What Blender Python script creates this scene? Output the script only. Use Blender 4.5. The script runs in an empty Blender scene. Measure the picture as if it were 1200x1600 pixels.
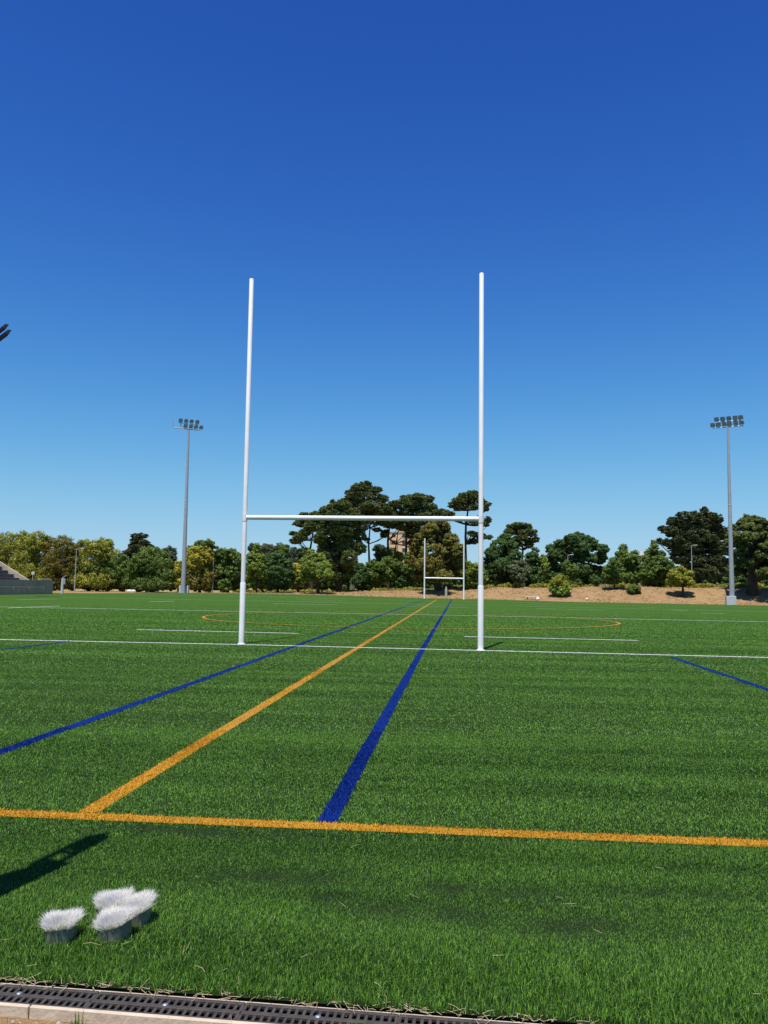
import bpy, math, random
import numpy as np
from mathutils import Matrix, Vector
random.seed(5)
RNG = np.random.default_rng(11)
sc = bpy.context.scene
COL = sc.collection

# ------------------------------------------------------------------ camera model (measurements off the photograph, 1200 x 1600)
F, PITCH, ROLL, YAW, CAMH, CX, CY = 1309.75, .0909131, .0132638, .0918526, 1.343025, 2.360598, -19.744293
CAM = np.array([CX, CY, CAMH])
FW = np.array([-math.sin(YAW)*math.cos(PITCH), math.cos(YAW)*math.cos(PITCH), math.sin(PITCH)])
RT = np.array([math.cos(YAW), math.sin(YAW), 0.0])
UP = np.cross(RT, FW)
CRT = math.cos(ROLL)*RT + math.sin(ROLL)*UP
CUP = -math.sin(ROLL)*RT + math.cos(ROLL)*UP


def ray(px, py):
    return FW + CRT*(px-600)/F - CUP*(py-800)/F


def at(px, py, Y):
    d = ray(px, py)
    return CAM + d*((Y-CY)/d[1])


def on_plane(px, py, P0, direction):
    n = np.array([direction[1], -direction[0], 0.0])
    d = ray(px, py)
    return CAM + d*(np.dot(np.asarray(P0)-CAM, n)/np.dot(d, n))


# ------------------------------------------------------------------ ground heights
CXS = np.array([-120, -55, -44, -30, -14, -2.8, 7, 19, 33, 47, 120.])
CZS = np.array([0, .0, .2, .35, .2, .0, -.05, -.25, -.3, -.36, -.5])
BZS = np.array([.2, .2, .05, .05, .5, 1.25, 1.65, 2.2, 2.35, 2.5, 2.6])
EDGE = 104.0


def sstep(a, b, x):
    t = np.clip((x-a)/(b-a), 0, 1)
    return t*t*(3-2*t)


def gz(X, Y):
    X = np.asarray(X, float); Y = np.asarray(Y, float)
    c = np.interp(X, CXS, CZS)
    t = np.clip(Y/EDGE, 0, 1)**1.5
    b = np.interp(X, CXS, BZS)
    wob = .10*np.sin(X*.23+1)*np.sin(X*.071) + .05*np.sin(X*.9)
    bank = (b+wob*np.minimum(1, b))*sstep(EDGE+1.0, EDGE+10.5+wob*8, Y)
    plateau = np.clip(Y-116, 0, 300)*.006
    return c*t + bank + plateau


def ground(px, py):
    d = ray(px, py)
    t = np.linspace(1.5, 420, 60000)
    P = CAM[None]+d[None]*t[:, None]
    k = np.argmax(P[:, 2] < gz(P[:, 0], P[:, 1]))
    return P[k]


# ------------------------------------------------------------------ object helpers
def link(o, parent=None):
    COL.objects.link(o)
    if parent is not None:
        o.parent = parent
    return o


def tag(o, label=None, cat=None, group=None, kind=None):
    if label: o['label'] = label
    if cat: o['category'] = cat
    if group: o['group'] = group
    if kind: o['kind'] = kind
    return o


def thing(name, label, cat, loc, rz=0.0, group=None):
    o = bpy.data.objects.new(name, None)
    o.empty_display_size = .3
    o.location = [float(v) for v in loc]
    o.rotation_euler = (0, 0, rz)
    link(o)
    return tag(o, label, cat, group)


def mesh_np(name, V, faces_list, mat, parent=None, tint=None, smooth=False, loc=None):
    """faces_list: list of integer arrays (n,3) / (n,4)"""
    me = bpy.data.meshes.new(name)
    V = np.asarray(V, np.float32)
    me.vertices.add(len(V)); me.vertices.foreach_set('co', V.ravel())
    loops = np.concatenate([np.asarray(f, np.int32).ravel() for f in faces_list])
    sizes = np.concatenate([np.full(len(f), np.asarray(f).shape[1], np.int32) for f in faces_list])
    starts = np.concatenate([[0], np.cumsum(sizes)[:-1]]).astype(np.int32)
    me.loops.add(len(loops)); me.loops.foreach_set('vertex_index', loops)
    me.polygons.add(len(sizes)); me.polygons.foreach_set('loop_start', starts)
    if smooth:
        me.polygons.foreach_set('use_smooth', np.ones(len(sizes), bool))
    me.update(calc_edges=True)
    if tint is not None:
        a = me.attributes.new('tint', 'FLOAT', 'POINT')
        a.data.foreach_set('value', np.asarray(tint, np.float32))
    me.materials.append(mat)
    o = bpy.data.objects.new(name, me)
    if loc is not None: o.location = loc
    return link(o, parent)


class MB:
    def __init__(s): s.v = []; s.f = []

    def add(s, v, f):
        b = len(s.v); s.v += [tuple(map(float, q)) for q in v]; s.f += [tuple(i+b for i in q) for q in f]; return s

    def box(s, c, size, rz=0.0, bev=0.0, R=None):
        hx, hy, hz = [k/2 for k in size]
        b = min(bev, hx*.9, hy*.9, hz*.9)
        vs, fs = [], []
        if b <= 0:
            pts = [(x, y, z) for z in (-hz, hz) for x, y in ((-hx, -hy), (hx, -hy), (hx, hy), (-hx, hy))]
            fs = [(3, 2, 1, 0), (4, 5, 6, 7), (0, 1, 5, 4), (1, 2, 6, 5), (2, 3, 7, 6), (3, 0, 4, 7)]
        else:
            def ring(ix, iy, z, c_):
                return [(-ix+c_, -iy, z), (ix-c_, -iy, z), (ix, -iy+c_, z), (ix, iy-c_, z), (ix-c_, iy, z), (-ix+c_, iy, z), (-ix, iy-c_, z), (-ix, -iy+c_, z)]
            pts = ring(hx-b, hy-b, -hz, b*.4)+ring(hx, hy, -hz+b, b)+ring(hx, hy, hz-b, b)+ring(hx-b, hy-b, hz, b*.4)
            fs = [tuple(range(7, -1, -1)), tuple(range(24, 32))]
            for k in range(3):
                for i in range(8):
                    j = (i+1) % 8
                    fs.append((k*8+i, k*8+j, k*8+8+j, k*8+8+i))
        M = R if R is not None else Matrix.Rotation(rz, 3, 'Z')
        out = []
        for p in pts:
            q = M @ Vector(p); out.append((q.x+c[0], q.y+c[1], q.z+c[2]))
        return s.add(out, fs)

    def tube(s, pts, rad, n=10, cap=True):
        pts = [Vector(tuple(map(float, p))) for p in pts]
        if not hasattr(rad, '__len__'): rad = [rad]*len(pts)
        vs, fs = [], []
        ref = None
        for i, p in enumerate(pts):
            a = pts[max(0, i-1)]; b = pts[min(len(pts)-1, i+1)]
            d = (b-a).normalized()
            if ref is None or abs(ref.dot(d)) > .95:
                ref = Vector((1, 0, 0)) if abs(d.x) < .8 else Vector((0, 1, 0))
            x = (ref-d*ref.dot(d)).normalized(); y = d.cross(x); ref = x
            for k in range(n):
                t = 2*math.pi*k/n
                q = p+(x*math.cos(t)+y*math.sin(t))*rad[i]
                vs.append(q)
        for i in range(len(pts)-1):
            for k in range(n):
                j = (k+1) % n
                fs.append((i*n+k, i*n+j, (i+1)*n+j, (i+1)*n+k))
        if cap:
            fs.append(tuple(range(n-1, -1, -1))); fs.append(tuple((len(pts)-1)*n+k for k in range(n)))
        return s.add(vs, fs)

    def prism(s, poly, y0, y1, axis='Y'):
        """poly: (a, z) outline extruded along Y (a = X) or along X (a = Y)"""
        n = len(poly)
        if axis == 'Y':
            v = [(a, y0, z) for a, z in poly]+[(a, y1, z) for a, z in poly]
        else:
            v = [(y0, a, z) for a, z in poly]+[(y1, a, z) for a, z in poly]
        f = [tuple(range(n-1, -1, -1)), tuple(range(n, 2*n))]+[(i, (i+1) % n, n+(i+1) % n, n+i) for i in range(n)]
        return s.add(v, f)

    def build(s, name, mat, parent=None, smooth=False):
        me = bpy.data.meshes.new(name)
        me.from_pydata(s.v, [], s.f); me.update()
        me.materials.append(mat)
        o = link(bpy.data.objects.new(name, me), parent)
        if smooth:
            me.polygons.foreach_set('use_smooth', np.ones(len(me.polygons), bool))
            try:
                me.set_sharp_from_angle(angle=math.radians(40))
            except Exception:
                pass
        return o


# ------------------------------------------------------------------ materials
def mat(name, col, rough=.7, spec=.3, noise=0.0, nscale=8.0, bump=0.0, bscale=40.0, metal=0.0, col2=None, tint=False, trans=0.0, streak=None):
    m = bpy.data.materials.new(name); m.use_nodes = True
    nt = m.node_tree; N = nt.nodes; L = nt.links
    b = N['Principled BSDF']
    b.inputs['Roughness'].default_value = rough
    b.inputs['Metallic'].default_value = metal
    b.inputs['Specular IOR Level'].default_value = spec
    b.inputs['Base Color'].default_value = (*col, 1)
    out = None
    if tint:                                  # per-blade / per-leaf variation between two colours; turf glints and gaps painted in
        at_ = N.new('ShaderNodeAttribute'); at_.attribute_name = 'tint'
        mx = N.new('ShaderNodeMix'); mx.data_type = 'RGBA'
        mx.inputs[6].default_value = (*col, 1); mx.inputs[7].default_value = (*(col2 or col), 1)
        L.new(at_.outputs['Fac'], mx.inputs[0]); out = mx.outputs[2]
    elif noise > 0:
        tc = N.new('ShaderNodeTexCoord')
        mp = N.new('ShaderNodeMapping')
        if streak: mp.inputs['Scale'].default_value = streak
        L.new(tc.outputs['Object'], mp.inputs[0])
        nz = N.new('ShaderNodeTexNoise'); nz.inputs['Scale'].default_value = nscale; nz.inputs['Detail'].default_value = 8; nz.inputs['Roughness'].default_value = .65
        L.new(mp.outputs[0], nz.inputs['Vector'])
        rmp = N.new('ShaderNodeMapRange'); rmp.inputs[1].default_value = .3; rmp.inputs[2].default_value = .7
        L.new(nz.outputs['Fac'], rmp.inputs[0])
        mx = N.new('ShaderNodeMix'); mx.data_type = 'RGBA'
        c2 = col2 or tuple(c*(1-noise) for c in col)
        mx.inputs[6].default_value = (*col, 1); mx.inputs[7].default_value = (*c2, 1)
        L.new(rmp.outputs[0], mx.inputs[0]); out = mx.outputs[2]
    if out is not None:
        L.new(out, b.inputs['Base Color'])
    if bump > 0:
        tc2 = N.new('ShaderNodeTexCoord')
        n2 = N.new('ShaderNodeTexNoise'); n2.inputs['Scale'].default_value = bscale; n2.inputs['Detail'].default_value = 6
        L.new(tc2.outputs['Object'], n2.inputs['Vector'])
        bp = N.new('ShaderNodeBump'); bp.inputs['Strength'].default_value = bump; bp.inputs['Distance'].default_value = .05
        L.new(n2.outputs['Fac'], bp.inputs['Height']); L.new(bp.outputs[0], b.inputs['Normal'])
    if trans > 0:
        tr = N.new('ShaderNodeBsdfTranslucent')
        if out is not None: L.new(out, tr.inputs['Color'])
        else: tr.inputs['Color'].default_value = (*col, 1)
        ms = N.new('ShaderNodeMixShader'); ms.inputs[0].default_value = trans
        L.new(b.outputs[0], ms.inputs[1]); L.new(tr.outputs[0], ms.inputs[2])
        L.new(ms.outputs[0], N['Material Output'].inputs['Surface'])
    return m


M_white = mat('white_paint', (.80, .80, .79), .35, .5, noise=.16, nscale=2.2, col2=(.70, .69, .66))
M_galv = mat('galvanised_steel', (.42, .44, .47), .45, .5, noise=.2, nscale=2.5, metal=.35)
M_darkmetal = mat('grey_lamp_housing', (.045, .048, .075), .6, .25)
M_backlit = mat('backlit_lamp_metal', (.010, .010, .020), .7, .12)  # backlit darkness of the border mast put into its colour
M_lens = mat('lamp_glass', (.36, .36, .45), .45, .25, noise=.3, nscale=4)
M_conc = mat('weathered_concrete', (.50, .43, .33), .9, .2, noise=.45, nscale=1.1, bump=.3, bscale=14)
M_concdark = mat('grey_wall_concrete', (.60, .37, .26), .9, .2, noise=.32, nscale=.9, bump=.3, bscale=12, streak=(1, 1, .35))
M_concwhite = mat('pale_concrete', (.55, .55, .53), .85, .2, noise=.25, nscale=2, bump=.2, bscale=20)
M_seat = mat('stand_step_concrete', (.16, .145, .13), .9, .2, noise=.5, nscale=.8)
M_grate = mat('black_plastic_grate', (.034, .031, .031), .65, .2, noise=.5, nscale=14, col2=(.085, .072, .06), bump=.15, bscale=200)
M_bolt = mat('zinc_bolt', (.6, .6, .6), .35, .5, metal=.8)
M_edge = mat('sandy_concrete_edging', (.60, .51, .39), .9, .2, noise=.3, nscale=9, col2=(.46, .36, .26), bump=.12, bscale=60)
M_void = mat('channel_shade', (.012, .012, .012), .9, .1)  # near-black liner: the shade below the slots put into its colour
M_straw = mat('dry_straw', (.46, .36, .19), .8, .2, tint=True, col2=(.62, .53, .35))
M_stone = mat('pale_pebble', (.50, .42, .33), .9, .2, tint=True, col2=(.30, .24, .18))
M_turf = mat('turf_fibre', (.016, .062, .006), .45, .22, tint=True, col2=(.190, .405, .040), trans=.20)
M_yline = mat('yellow_fibre', (.26, .115, .003), .5, .15, tint=True, col2=(.70, .37, .03), trans=.15)  # darker tone stands in for the shaded gaps between fibres
M_bline = mat('blue_fibre', (.0015, .009, .080), .5, .08, tint=True, col2=(.004, .030, .24), trans=.12)
M_wline = mat('white_fibre', (.74, .74, .71), .5, .3, tint=True, col2=(.88, .88, .86), trans=.15)
M_wplug = mat('white_turf_fibre', (.88, .85, .79), .5, .3, tint=True, col2=(.95, .93, .88), trans=.48)
M_backing = mat('grey_green_backing', (.080, .098, .062), .3, .5, noise=.4, nscale=30, col2=(.19, .205, .15))
M_pad = mat('dark_cut_rim', (.03, .032, .03), .8, .2)
M_bark = mat('pine_bark', (.075, .058, .045), .95, .1, noise=.5, nscale=3, bump=.5, bscale=9)
M_barkpale = mat('grey_bark', (.19, .165, .14), .95, .1, noise=.4, nscale=3, bump=.4, bscale=9)
M_ochre = mat('ochre_render', (.66, .45, .26), .85, .2, noise=.12, nscale=.3)
M_cream = mat('cream_render', (.66, .62, .56), .85, .2, noise=.1, nscale=.3)
M_glass = mat('dark_window', (.03, .035, .04), .15, .6)
M_sheet = mat('white_bag_fabric', (.7, .68, .64), .8, .2, noise=.25, nscale=8)
M_black = mat('black_rubber', (.02, .02, .022), .7, .3)


def turf_base_mat():
    """rubber infill and fibres seen from above; plain fibre green once single blades can no longer be told apart"""
    m = bpy.data.materials.new('turf_carpet'); m.use_nodes = True
    nt = m.node_tree; N = nt.nodes; L = nt.links; b = N['Principled BSDF']
    b.inputs['Roughness'].default_value = 1; b.inputs['Specular IOR Level'].default_value = .03
    g = N.new('ShaderNodeNewGeometry')

    def noise(scale, sx, sy, det=6):
        mp = N.new('ShaderNodeMapping'); mp.inputs['Scale'].default_value = (sx, sy, 1)
        L.new(g.outputs['Position'], mp.inputs[0])
        n = N.new('ShaderNodeTexNoise'); n.inputs['Scale'].default_value = scale; n.inputs['Detail'].default_value = det; n.inputs['Roughness'].default_value = .7
        L.new(mp.outputs[0], n.inputs['Vector']); return n.outputs['Fac']

    def mix(f, a, c):
        x = N.new('ShaderNodeMix'); x.data_type = 'RGBA'
        if isinstance(f, float): x.inputs[0].default_value = f
        else: L.new(f, x.inputs[0])
        for i, k in ((6, a), (7, c)):
            if isinstance(k, tuple): x.inputs[i].default_value = (*k, 1)
            else: L.new(k, x.inputs[i])
        return x.outputs[2]

    def rng(v, a, bb):
        r = N.new('ShaderNodeMapRange'); r.inputs[1].default_value = a; r.inputs[2].default_value = bb; L.new(v, r.inputs[0]); return r.outputs[0]
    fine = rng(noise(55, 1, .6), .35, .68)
    band = rng(noise(.55, .10, 1.0, 3), .35, .65)  # sheen of the brushed rows, put into the carpet colour as bands
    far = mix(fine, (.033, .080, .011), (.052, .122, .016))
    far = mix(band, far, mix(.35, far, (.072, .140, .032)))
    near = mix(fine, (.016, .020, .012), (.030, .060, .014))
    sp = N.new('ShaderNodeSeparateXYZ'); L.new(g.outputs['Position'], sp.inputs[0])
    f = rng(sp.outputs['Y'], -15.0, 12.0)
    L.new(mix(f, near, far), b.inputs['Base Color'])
    bp = N.new('ShaderNodeBump'); bp.inputs['Strength'].default_value = .6; bp.inputs['Distance'].default_value = .03
    L.new(noise(40, 1, 1), bp.inputs['Height']); L.new(bp.outputs[0], b.inputs['Normal'])
    return m


def earth_mat():
    m = bpy.data.materials.new('dry_earth'); m.use_nodes = True
    nt = m.node_tree; N = nt.nodes; L = nt.links; b = N['Principled BSDF']
    b.inputs['Roughness'].default_value = .95; b.inputs['Specular IOR Level'].default_value = .1
    g = N.new('ShaderNodeNewGeometry')

    def noise(scale, det=8, rough=.65):
        n = N.new('ShaderNodeTexNoise'); n.inputs['Scale'].default_value = scale; n.inputs['Detail'].default_value = det; n.inputs['Roughness'].default_value = rough
        L.new(g.outputs['Position'], n.inputs['Vector']); return n.outputs['Fac']

    def rng(v, a, bb):
        r = N.new('ShaderNodeMapRange'); r.inputs[1].default_value = a; r.inputs[2].default_value = bb; L.new(v, r.inputs[0]); return r.outputs[0]

    def mix(f, a, c):
        x = N.new('ShaderNodeMix'); x.data_type = 'RGBA'; L.new(f, x.inputs[0])
        for i, k in ((6, a), (7, c)):
            if isinstance(k, tuple): x.inputs[i].default_value = (*k, 1)
            else: L.new(k, x.inputs[i])
        return x.outputs[2]
    c = mix(rng(noise(.8), .36, .60), (.215, .132, .060), (.295, .186, .085))
    c = mix(rng(noise(2.3), .48, .72), c, (.33, .225, .105))
    c = mix(rng(noise(38, 10, .75), .45, .75), c, (.27, .165, .08))
    c = mix(rng(noise(120, 4), .58, .72), c, (.52, .42, .31))
    sp = N.new('ShaderNodeSeparateXYZ'); L.new(g.outputs['Position'], sp.inputs[0])
    c = mix(rng(sp.outputs['Y'], 114.0, 119.0), c, mix(rng(noise(.9), .4, .6), (.24, .19, .07), (.38, .31, .15)))
    L.new(c, b.inputs['Base Color'])
    bp = N.new('ShaderNodeBump'); bp.inputs['Strength'].default_value = .8; bp.inputs['Distance'].default_value = .03
    L.new(noise(25, 10, .7), bp.inputs['Height']); L.new(bp.outputs[0], b.inputs['Normal'])
    return m


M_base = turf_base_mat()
M_earth = earth_mat()
M_path = mat('pale_gravel', (.62, .56, .46), .95, .1, noise=.2, nscale=1.5)

# ------------------------------------------------------------------ terrain and pitch sheets
def vnoise(x, y, s):
    """cheap smooth value noise in numpy"""
    def h(i, j):
        v = np.sin(i*127.1+j*311.7+s*74.7)*43758.5453
        return v-np.floor(v)
    xi, yi = np.floor(x), np.floor(y); xf, yf = x-xi, y-yi
    xf = xf*xf*(3-2*xf); yf = yf*yf*(3-2*yf)
    return (h(xi, yi)*(1-xf)+h(xi+1, yi)*xf)*(1-yf)+(h(xi, yi+1)*(1-xf)+h(xi+1, yi+1)*xf)*yf


DR0, DR1 = -17.045, -16.895          # drain opening


def shear(X):
    return -.0325*(np.clip(X, -8, 12)-.81)



def sheet(name, xs, ys, zf, m, kind='structure'):
    X, Y = np.meshgrid(xs, ys); Z = zf(X, Y)
    Y = Y+shear(X)*sstep(-20, -18, Y)*(1-sstep(-16.4, -14, Y))
    V = np.stack([X.ravel(), Y.ravel(), Z.ravel()], 1)
    nx, ny = len(xs), len(ys)
    i = (np.arange(ny-1)[:, None]*nx+np.arange(nx-1)[None]).ravel()
    o = mesh_np(name, V, [np.stack([i, i+1, i+1+nx, i+nx], 1)], m, smooth=True)
    o['kind'] = kind
    return o


def terr_z(X, Y):
    z = gz(X, Y)-.035
    rough = sstep(EDGE+1, EDGE+3, Y)*(1-sstep(122, 130, Y))
    z = z+rough*(.16*(vnoise(X*.9, Y*.9, 21)-.5)+.12*(vnoise(X*.35, Y*.5, 22)-.5))
    z = z+np.where(Y < -17.1, .004*np.sin(X*7+Y*5)+.003*np.sin(X*17-Y*11)+.034, 0)
    z = np.where((Y > DR0) & (Y < DR1), -.16, z)
    return z


xs = np.unique(np.concatenate([np.linspace(-1500, -130, 12), np.arange(-130, -60, 2.0), np.arange(-60, -8, .8), np.arange(-8, 12, .2), np.arange(12, 62, .8), np.arange(62, 130, 2.0), np.linspace(130, 1500, 12)]))
ys = np.unique(np.concatenate([np.linspace(-300, -30, 6), np.arange(-22, -17.06, .12), [-17.06, -17.046, -17.044, -16.896, -16.894, -16.5], np.arange(-14, EDGE, 4.0), np.arange(EDGE, 130, .75), np.arange(130, 300, 10), np.linspace(300, 2500, 15)]))
sheet('ground', xs, ys, terr_z, M_earth)
xs = np.concatenate([np.arange(-62, 62.1, 2.0)])
xs = np.unique(np.concatenate([xs, np.arange(-8, 12, .5)]))
ys = np.concatenate([[-16.885, -16.5], np.arange(-16, EDGE+.1, 2.0)])
ys = np.append(ys, EDGE+.8)
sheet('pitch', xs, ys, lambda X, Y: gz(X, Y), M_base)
xs = np.arange(8, 80, 2.0)
sheet('path', xs, np.array([122.0, 123.5, 125.5, 127.0]), lambda X, Y: gz(X, Y)+.03, M_path)

# ------------------------------------------------------------------ field markings: (material, kind of run, path, width)
LINES = [
    ('yellow', [(-40, -14.90), (0, -14.92), (40, -15.0)], .13),
    ('yellow', [(.18, -14.83), (.05, 0), (-.70, 90.0)], .12),
    ('blue', [(1.605, -14.85), (1.52, 0), (1.22, 90.0)], .115),
    ('blue', [(-1.26, -14.85), (-1.40, 0), (-1.9, 55), (-2.2, 88.0)], .12),
    ('blue', [(-7.0, -14.8), (-6.88, -3.4), (-6.79, -.55)], .11),
    ('blue', [(6.62, -14.85), (6.65, -7.4), (6.72, -1.7)], .11),
    ('white', [(-36, .5), (-8.55, -.45), (-2.73, -.52), (2.81, -.90), (8.78, -1.30), (36, -2.5)], .115),
    ('white', [(-7.36, 5.04), (-2.39, 4.56)], .13),
    ('white', [(2.5, 4.5), (7.23, 4.16)], .13),
    ('white', [(-36, 25.3), (-19.6, 24.9), (-9.7, 24.4), (3.2, 24.1), (16.8, 22.4), (36, 20.5)], .15),
    ('white', [(-36, 54.5), (-17.7, 54.0), (3.8, 54.6), (25.7, 50.5), (40, 48.5)], .14),
    ('white', [(-36, 76.5), (0, 76.5), (36, 74)], .14),
    ('white', [(-36, 98.5), (0, 100), (36, 96)], .14),
    ('white', [(-21.7, 23.4), (-21.5, 28.6)], .13), ('white', [(-31.9, 42.7), (-31.0, 47.5)], .14), ('white', [(-21.4, 43.0), (-20.8, 47.0)], .14),
    ('white', [(18.7, 58.4), (20.3, 59.7)], .14), ('white', [(18.7, 39.6), (20.0, 38.7)], .16), ('white', [(19.0, 48.9), (19.7, 46.9)], .14),
    ('white', [(28.0, 37.5), (30.5, 37.2)], .14), ('white', [(-12, 44.5), (-7, 44.5)], .13), ('white', [(-2, 44.5), (3, 44.4)], .13), ('white', [(8, 43.8), (13, 43.4)], .13),
    ('white', [(-14, 64), (-9, 64)], .13), ('white', [(8, 63), (13, 62.5)], .13),
]
th = np.linspace(0, 2*math.pi, 73)
CIRC = [(.1+9.05*math.cos(t), 18.05+9.15*math.sin(t)) for t in th]
LINES.append(('yellow', CIRC, .125))
LMAT = {'yellow': M_yline, 'blue': M_bline, 'white': M_wline}


def dist_poly(P, path):
    best = np.full(len(P), 1e9)
    for (a, b) in zip(path[:-1], path[1:]):
        a = np.array(a); b = np.array(b); d = b-a
        t = np.clip(((P-a)@d)/(d@d), 0, 1)
        best = np.minimum(best, np.linalg.norm(P-(a+t[:, None]*d), axis=1))
    return best


# ------------------------------------------------------------------ turf blades
def scatter(d0, d1, dens):
    """random points in the wedge of ground the photo looks over, with a margin at each side"""
    half = .50
    area = half*(d1*d1-d0*d0)+3*(d1-d0)
    n = int(area*dens)
    d = np.sqrt(RNG.random(int(n*1.05))*(d1*d1-d0*d0)+d0*d0)
    s = (RNG.random(len(d))*2-1)*(half*d+1.5)
    fh = np.array([-math.sin(YAW), math.cos(YAW)]); rh = np.array([math.cos(YAW), math.sin(YAW)])
    P = np.array([CX, CY])+fh*d[:, None]+rh*s[:, None]
    return P[P[:, 1]-shear(P[:, 0]) > -16.893+.02*RNG.random(len(P))]


def blade_mesh(P, h, w, lean, az, tint, bent):
    n = len(P); z = gz(P[:, 0], P[:, 1])
    B = np.column_stack([P, z])
    d = np.column_stack([np.cos(az), np.sin(az), np.zeros(n)])
    wa = az+math.pi/2+(RNG.random(n)-.5)*1.6
    s = np.column_stack([np.cos(wa), np.sin(wa), np.zeros(n)])*(w/2)[:, None]
    tip = B+d*(h*np.sin(lean))[:, None]; tip[:, 2] += h*np.cos(lean)
    if bent:
        l2 = lean*.35
        mid = B+d*(h*.5*np.sin(l2))[:, None]; mid[:, 2] += h*.5*np.cos(l2)
        tip = mid+d*(h*.5*np.sin(lean*1.35))[:, None]; tip[:, 2] += h*.5*np.cos(np.minimum(lean*1.35, 1.9))
        V = np.stack([B-s, B+s, mid+s*.9, mid-s*.9, tip], 1).reshape(-1, 3)
        i = np.arange(n)*5
        faces = [np.stack([i, i+1, i+2, i+3], 1), np.stack([i+3, i+2, i+4], 1)]
        return V, faces, np.repeat(tint, 5)
    V = np.stack([B-s, B+s, tip], 1).reshape(-1, 3)
    i = np.arange(n)*3
    return V, [np.stack([i, i+1, i+2], 1)], np.repeat(tint, 3)


BANDS = [(2.0, 4.6, 44000, .0017, True), (4.6, 8.0, 18000, .0029, True), (8.0, 14.0, 5600, .0062, False), (14.0, 25.0, 1900, .012, False), (25.0, 46.0, 420, .030, False), (46.0, 70.0, 130, .06, False)]
acc = {}
# patches where black rubber infill has been walked up to the surface
DARK = [(ground(420, 1372)[:2], .42, .13), (ground(640, 1425)[:2], .30, .12), (ground(760, 1395)[:2], .35, .10), (ground(880, 1450)[:2], .45, .12), (ground(300, 1300)[:2], .5, .08), (ground(520, 1405)[:2], .22, .06), (ground(1050, 1400)[:2], .4, .07)]
for (d0, d1, dens, w, bent) in BANDS:
    P = scatter(d0, d1, dens); n = len(P)
    x, y = P[:, 0], P[:, 1]
    band = vnoise(x*.22, y*2.6, 1)*.6+vnoise(x*.5, y*6.5, 2)*.4         # brushing rows across the pitch: lean, plus their sheen put into the tint
    patch = vnoise(x*1.7, y*2.3, 3)*.5+vnoise(x*.6, y*.8, 5)*.5
    edge = 1-sstep(-16.75, -16.1, y-shear(x))                                     # uncut longer pile along the drain
    dist = np.hypot(x-CX, y-CY)
    h = (.0165+.008*(patch-.5))*(.65+.7*RNG.random(n))+.015*edge*(.6+.6*RNG.random(n))
    h *= 1-.8*sstep(34, 70, dist)
    lean = .35+.80*RNG.random(n)+.10*(1-edge)
    az = RNG.random(n)*2*math.pi
    bias = (RNG.random(n) < .55)
    az = np.where(bias, np.where(RNG.random(n) < np.clip(.5+.9*(band-.5), 0, 1), 1.2, -1.7)+RNG.normal(0, .8, n), az)
    tint = np.clip(.02+np.where(RNG.random(n) < .29, .45+.45*RNG.random(n), .30*RNG.random(n))+.12*(band-.5)+.13*(patch-.5)+.02*edge, 0, 1)  # bright fibres carry sun glints in their tint, dark ones the gaps
    tint = np.where(RNG.random(n) < .03, np.minimum(1.0, tint+.6), tint)
    keep = RNG.random(n) > sstep(22, 70, dist)
    for (c, rx, ry) in DARK:
        q = np.exp(-(((x-c[0])/rx)**2+((y-c[1])/ry)**2))*(.4+1.2*vnoise(x*9, y*9, 7))
        keep &= RNG.random(n) > .55*q
        h *= 1-.35*np.clip(q, 0, 1); tint *= 1-.55*np.clip(q, 0, 1)
    owner = np.full(n, -1)
    jit = .007*(vnoise(x*30, y*30, 9)-.5)*2
    for k, (c, path, lw) in enumerate(LINES):
        xs_ = [p[0] for p in path]; ys_ = [p[1] for p in path]
        sel = np.where((owner < 0) & (x > min(xs_)-.3) & (x < max(xs_)+.3) & (y > min(ys_)-.3) & (y < max(ys_)+.3))[0]
        if len(sel):
            dd = dist_poly(P[sel], path)
            owner[sel[dd < lw/2+jit[sel]]] = k
    for k in np.unique(owner):
        s = (owner == k) & (keep | (k >= 0))
        t = tint[s] if k < 0 else np.clip(RNG.random(s.sum())*.85+.5*(vnoise(x[s]*2.5, y[s]*2.5, 13)-.4), 0, 1)
        acc.setdefault((k, bent), []).append((P[s], h[s]*(1.0 if k < 0 else 1.12), np.full(s.sum(), w)*(.7+.6*RNG.random(s.sum()))*(1 if k < 0 else 1.25), lean[s], az[s], t))


def gather(k):
    Vs, Fq, Ft, T, off = [], [], [], [], 0
    for bent in (True, False):
        if (k, bent) not in acc: continue
        a = [np.concatenate(q) for q in zip(*acc[(k, bent)])]
        V, fs, t = blade_mesh(*a, bent)
        for f in fs: (Fq if f.shape[1] == 4 else Ft).append(f+off)
        Vs.append(V); T.append(t); off += len(V)
    if not Vs: return None
    out = []
    if Fq: out.append(np.concatenate(Fq))
    out.append(np.concatenate(Ft))
    return np.concatenate(Vs), out, np.concatenate(T)


V, fs, t = gather(-1)
o = mesh_np('grass', V, fs, M_turf, tint=t)
tag(o, 'short bright green artificial grass fibres covering the pitch', 'grass', kind='stuff')

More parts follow.
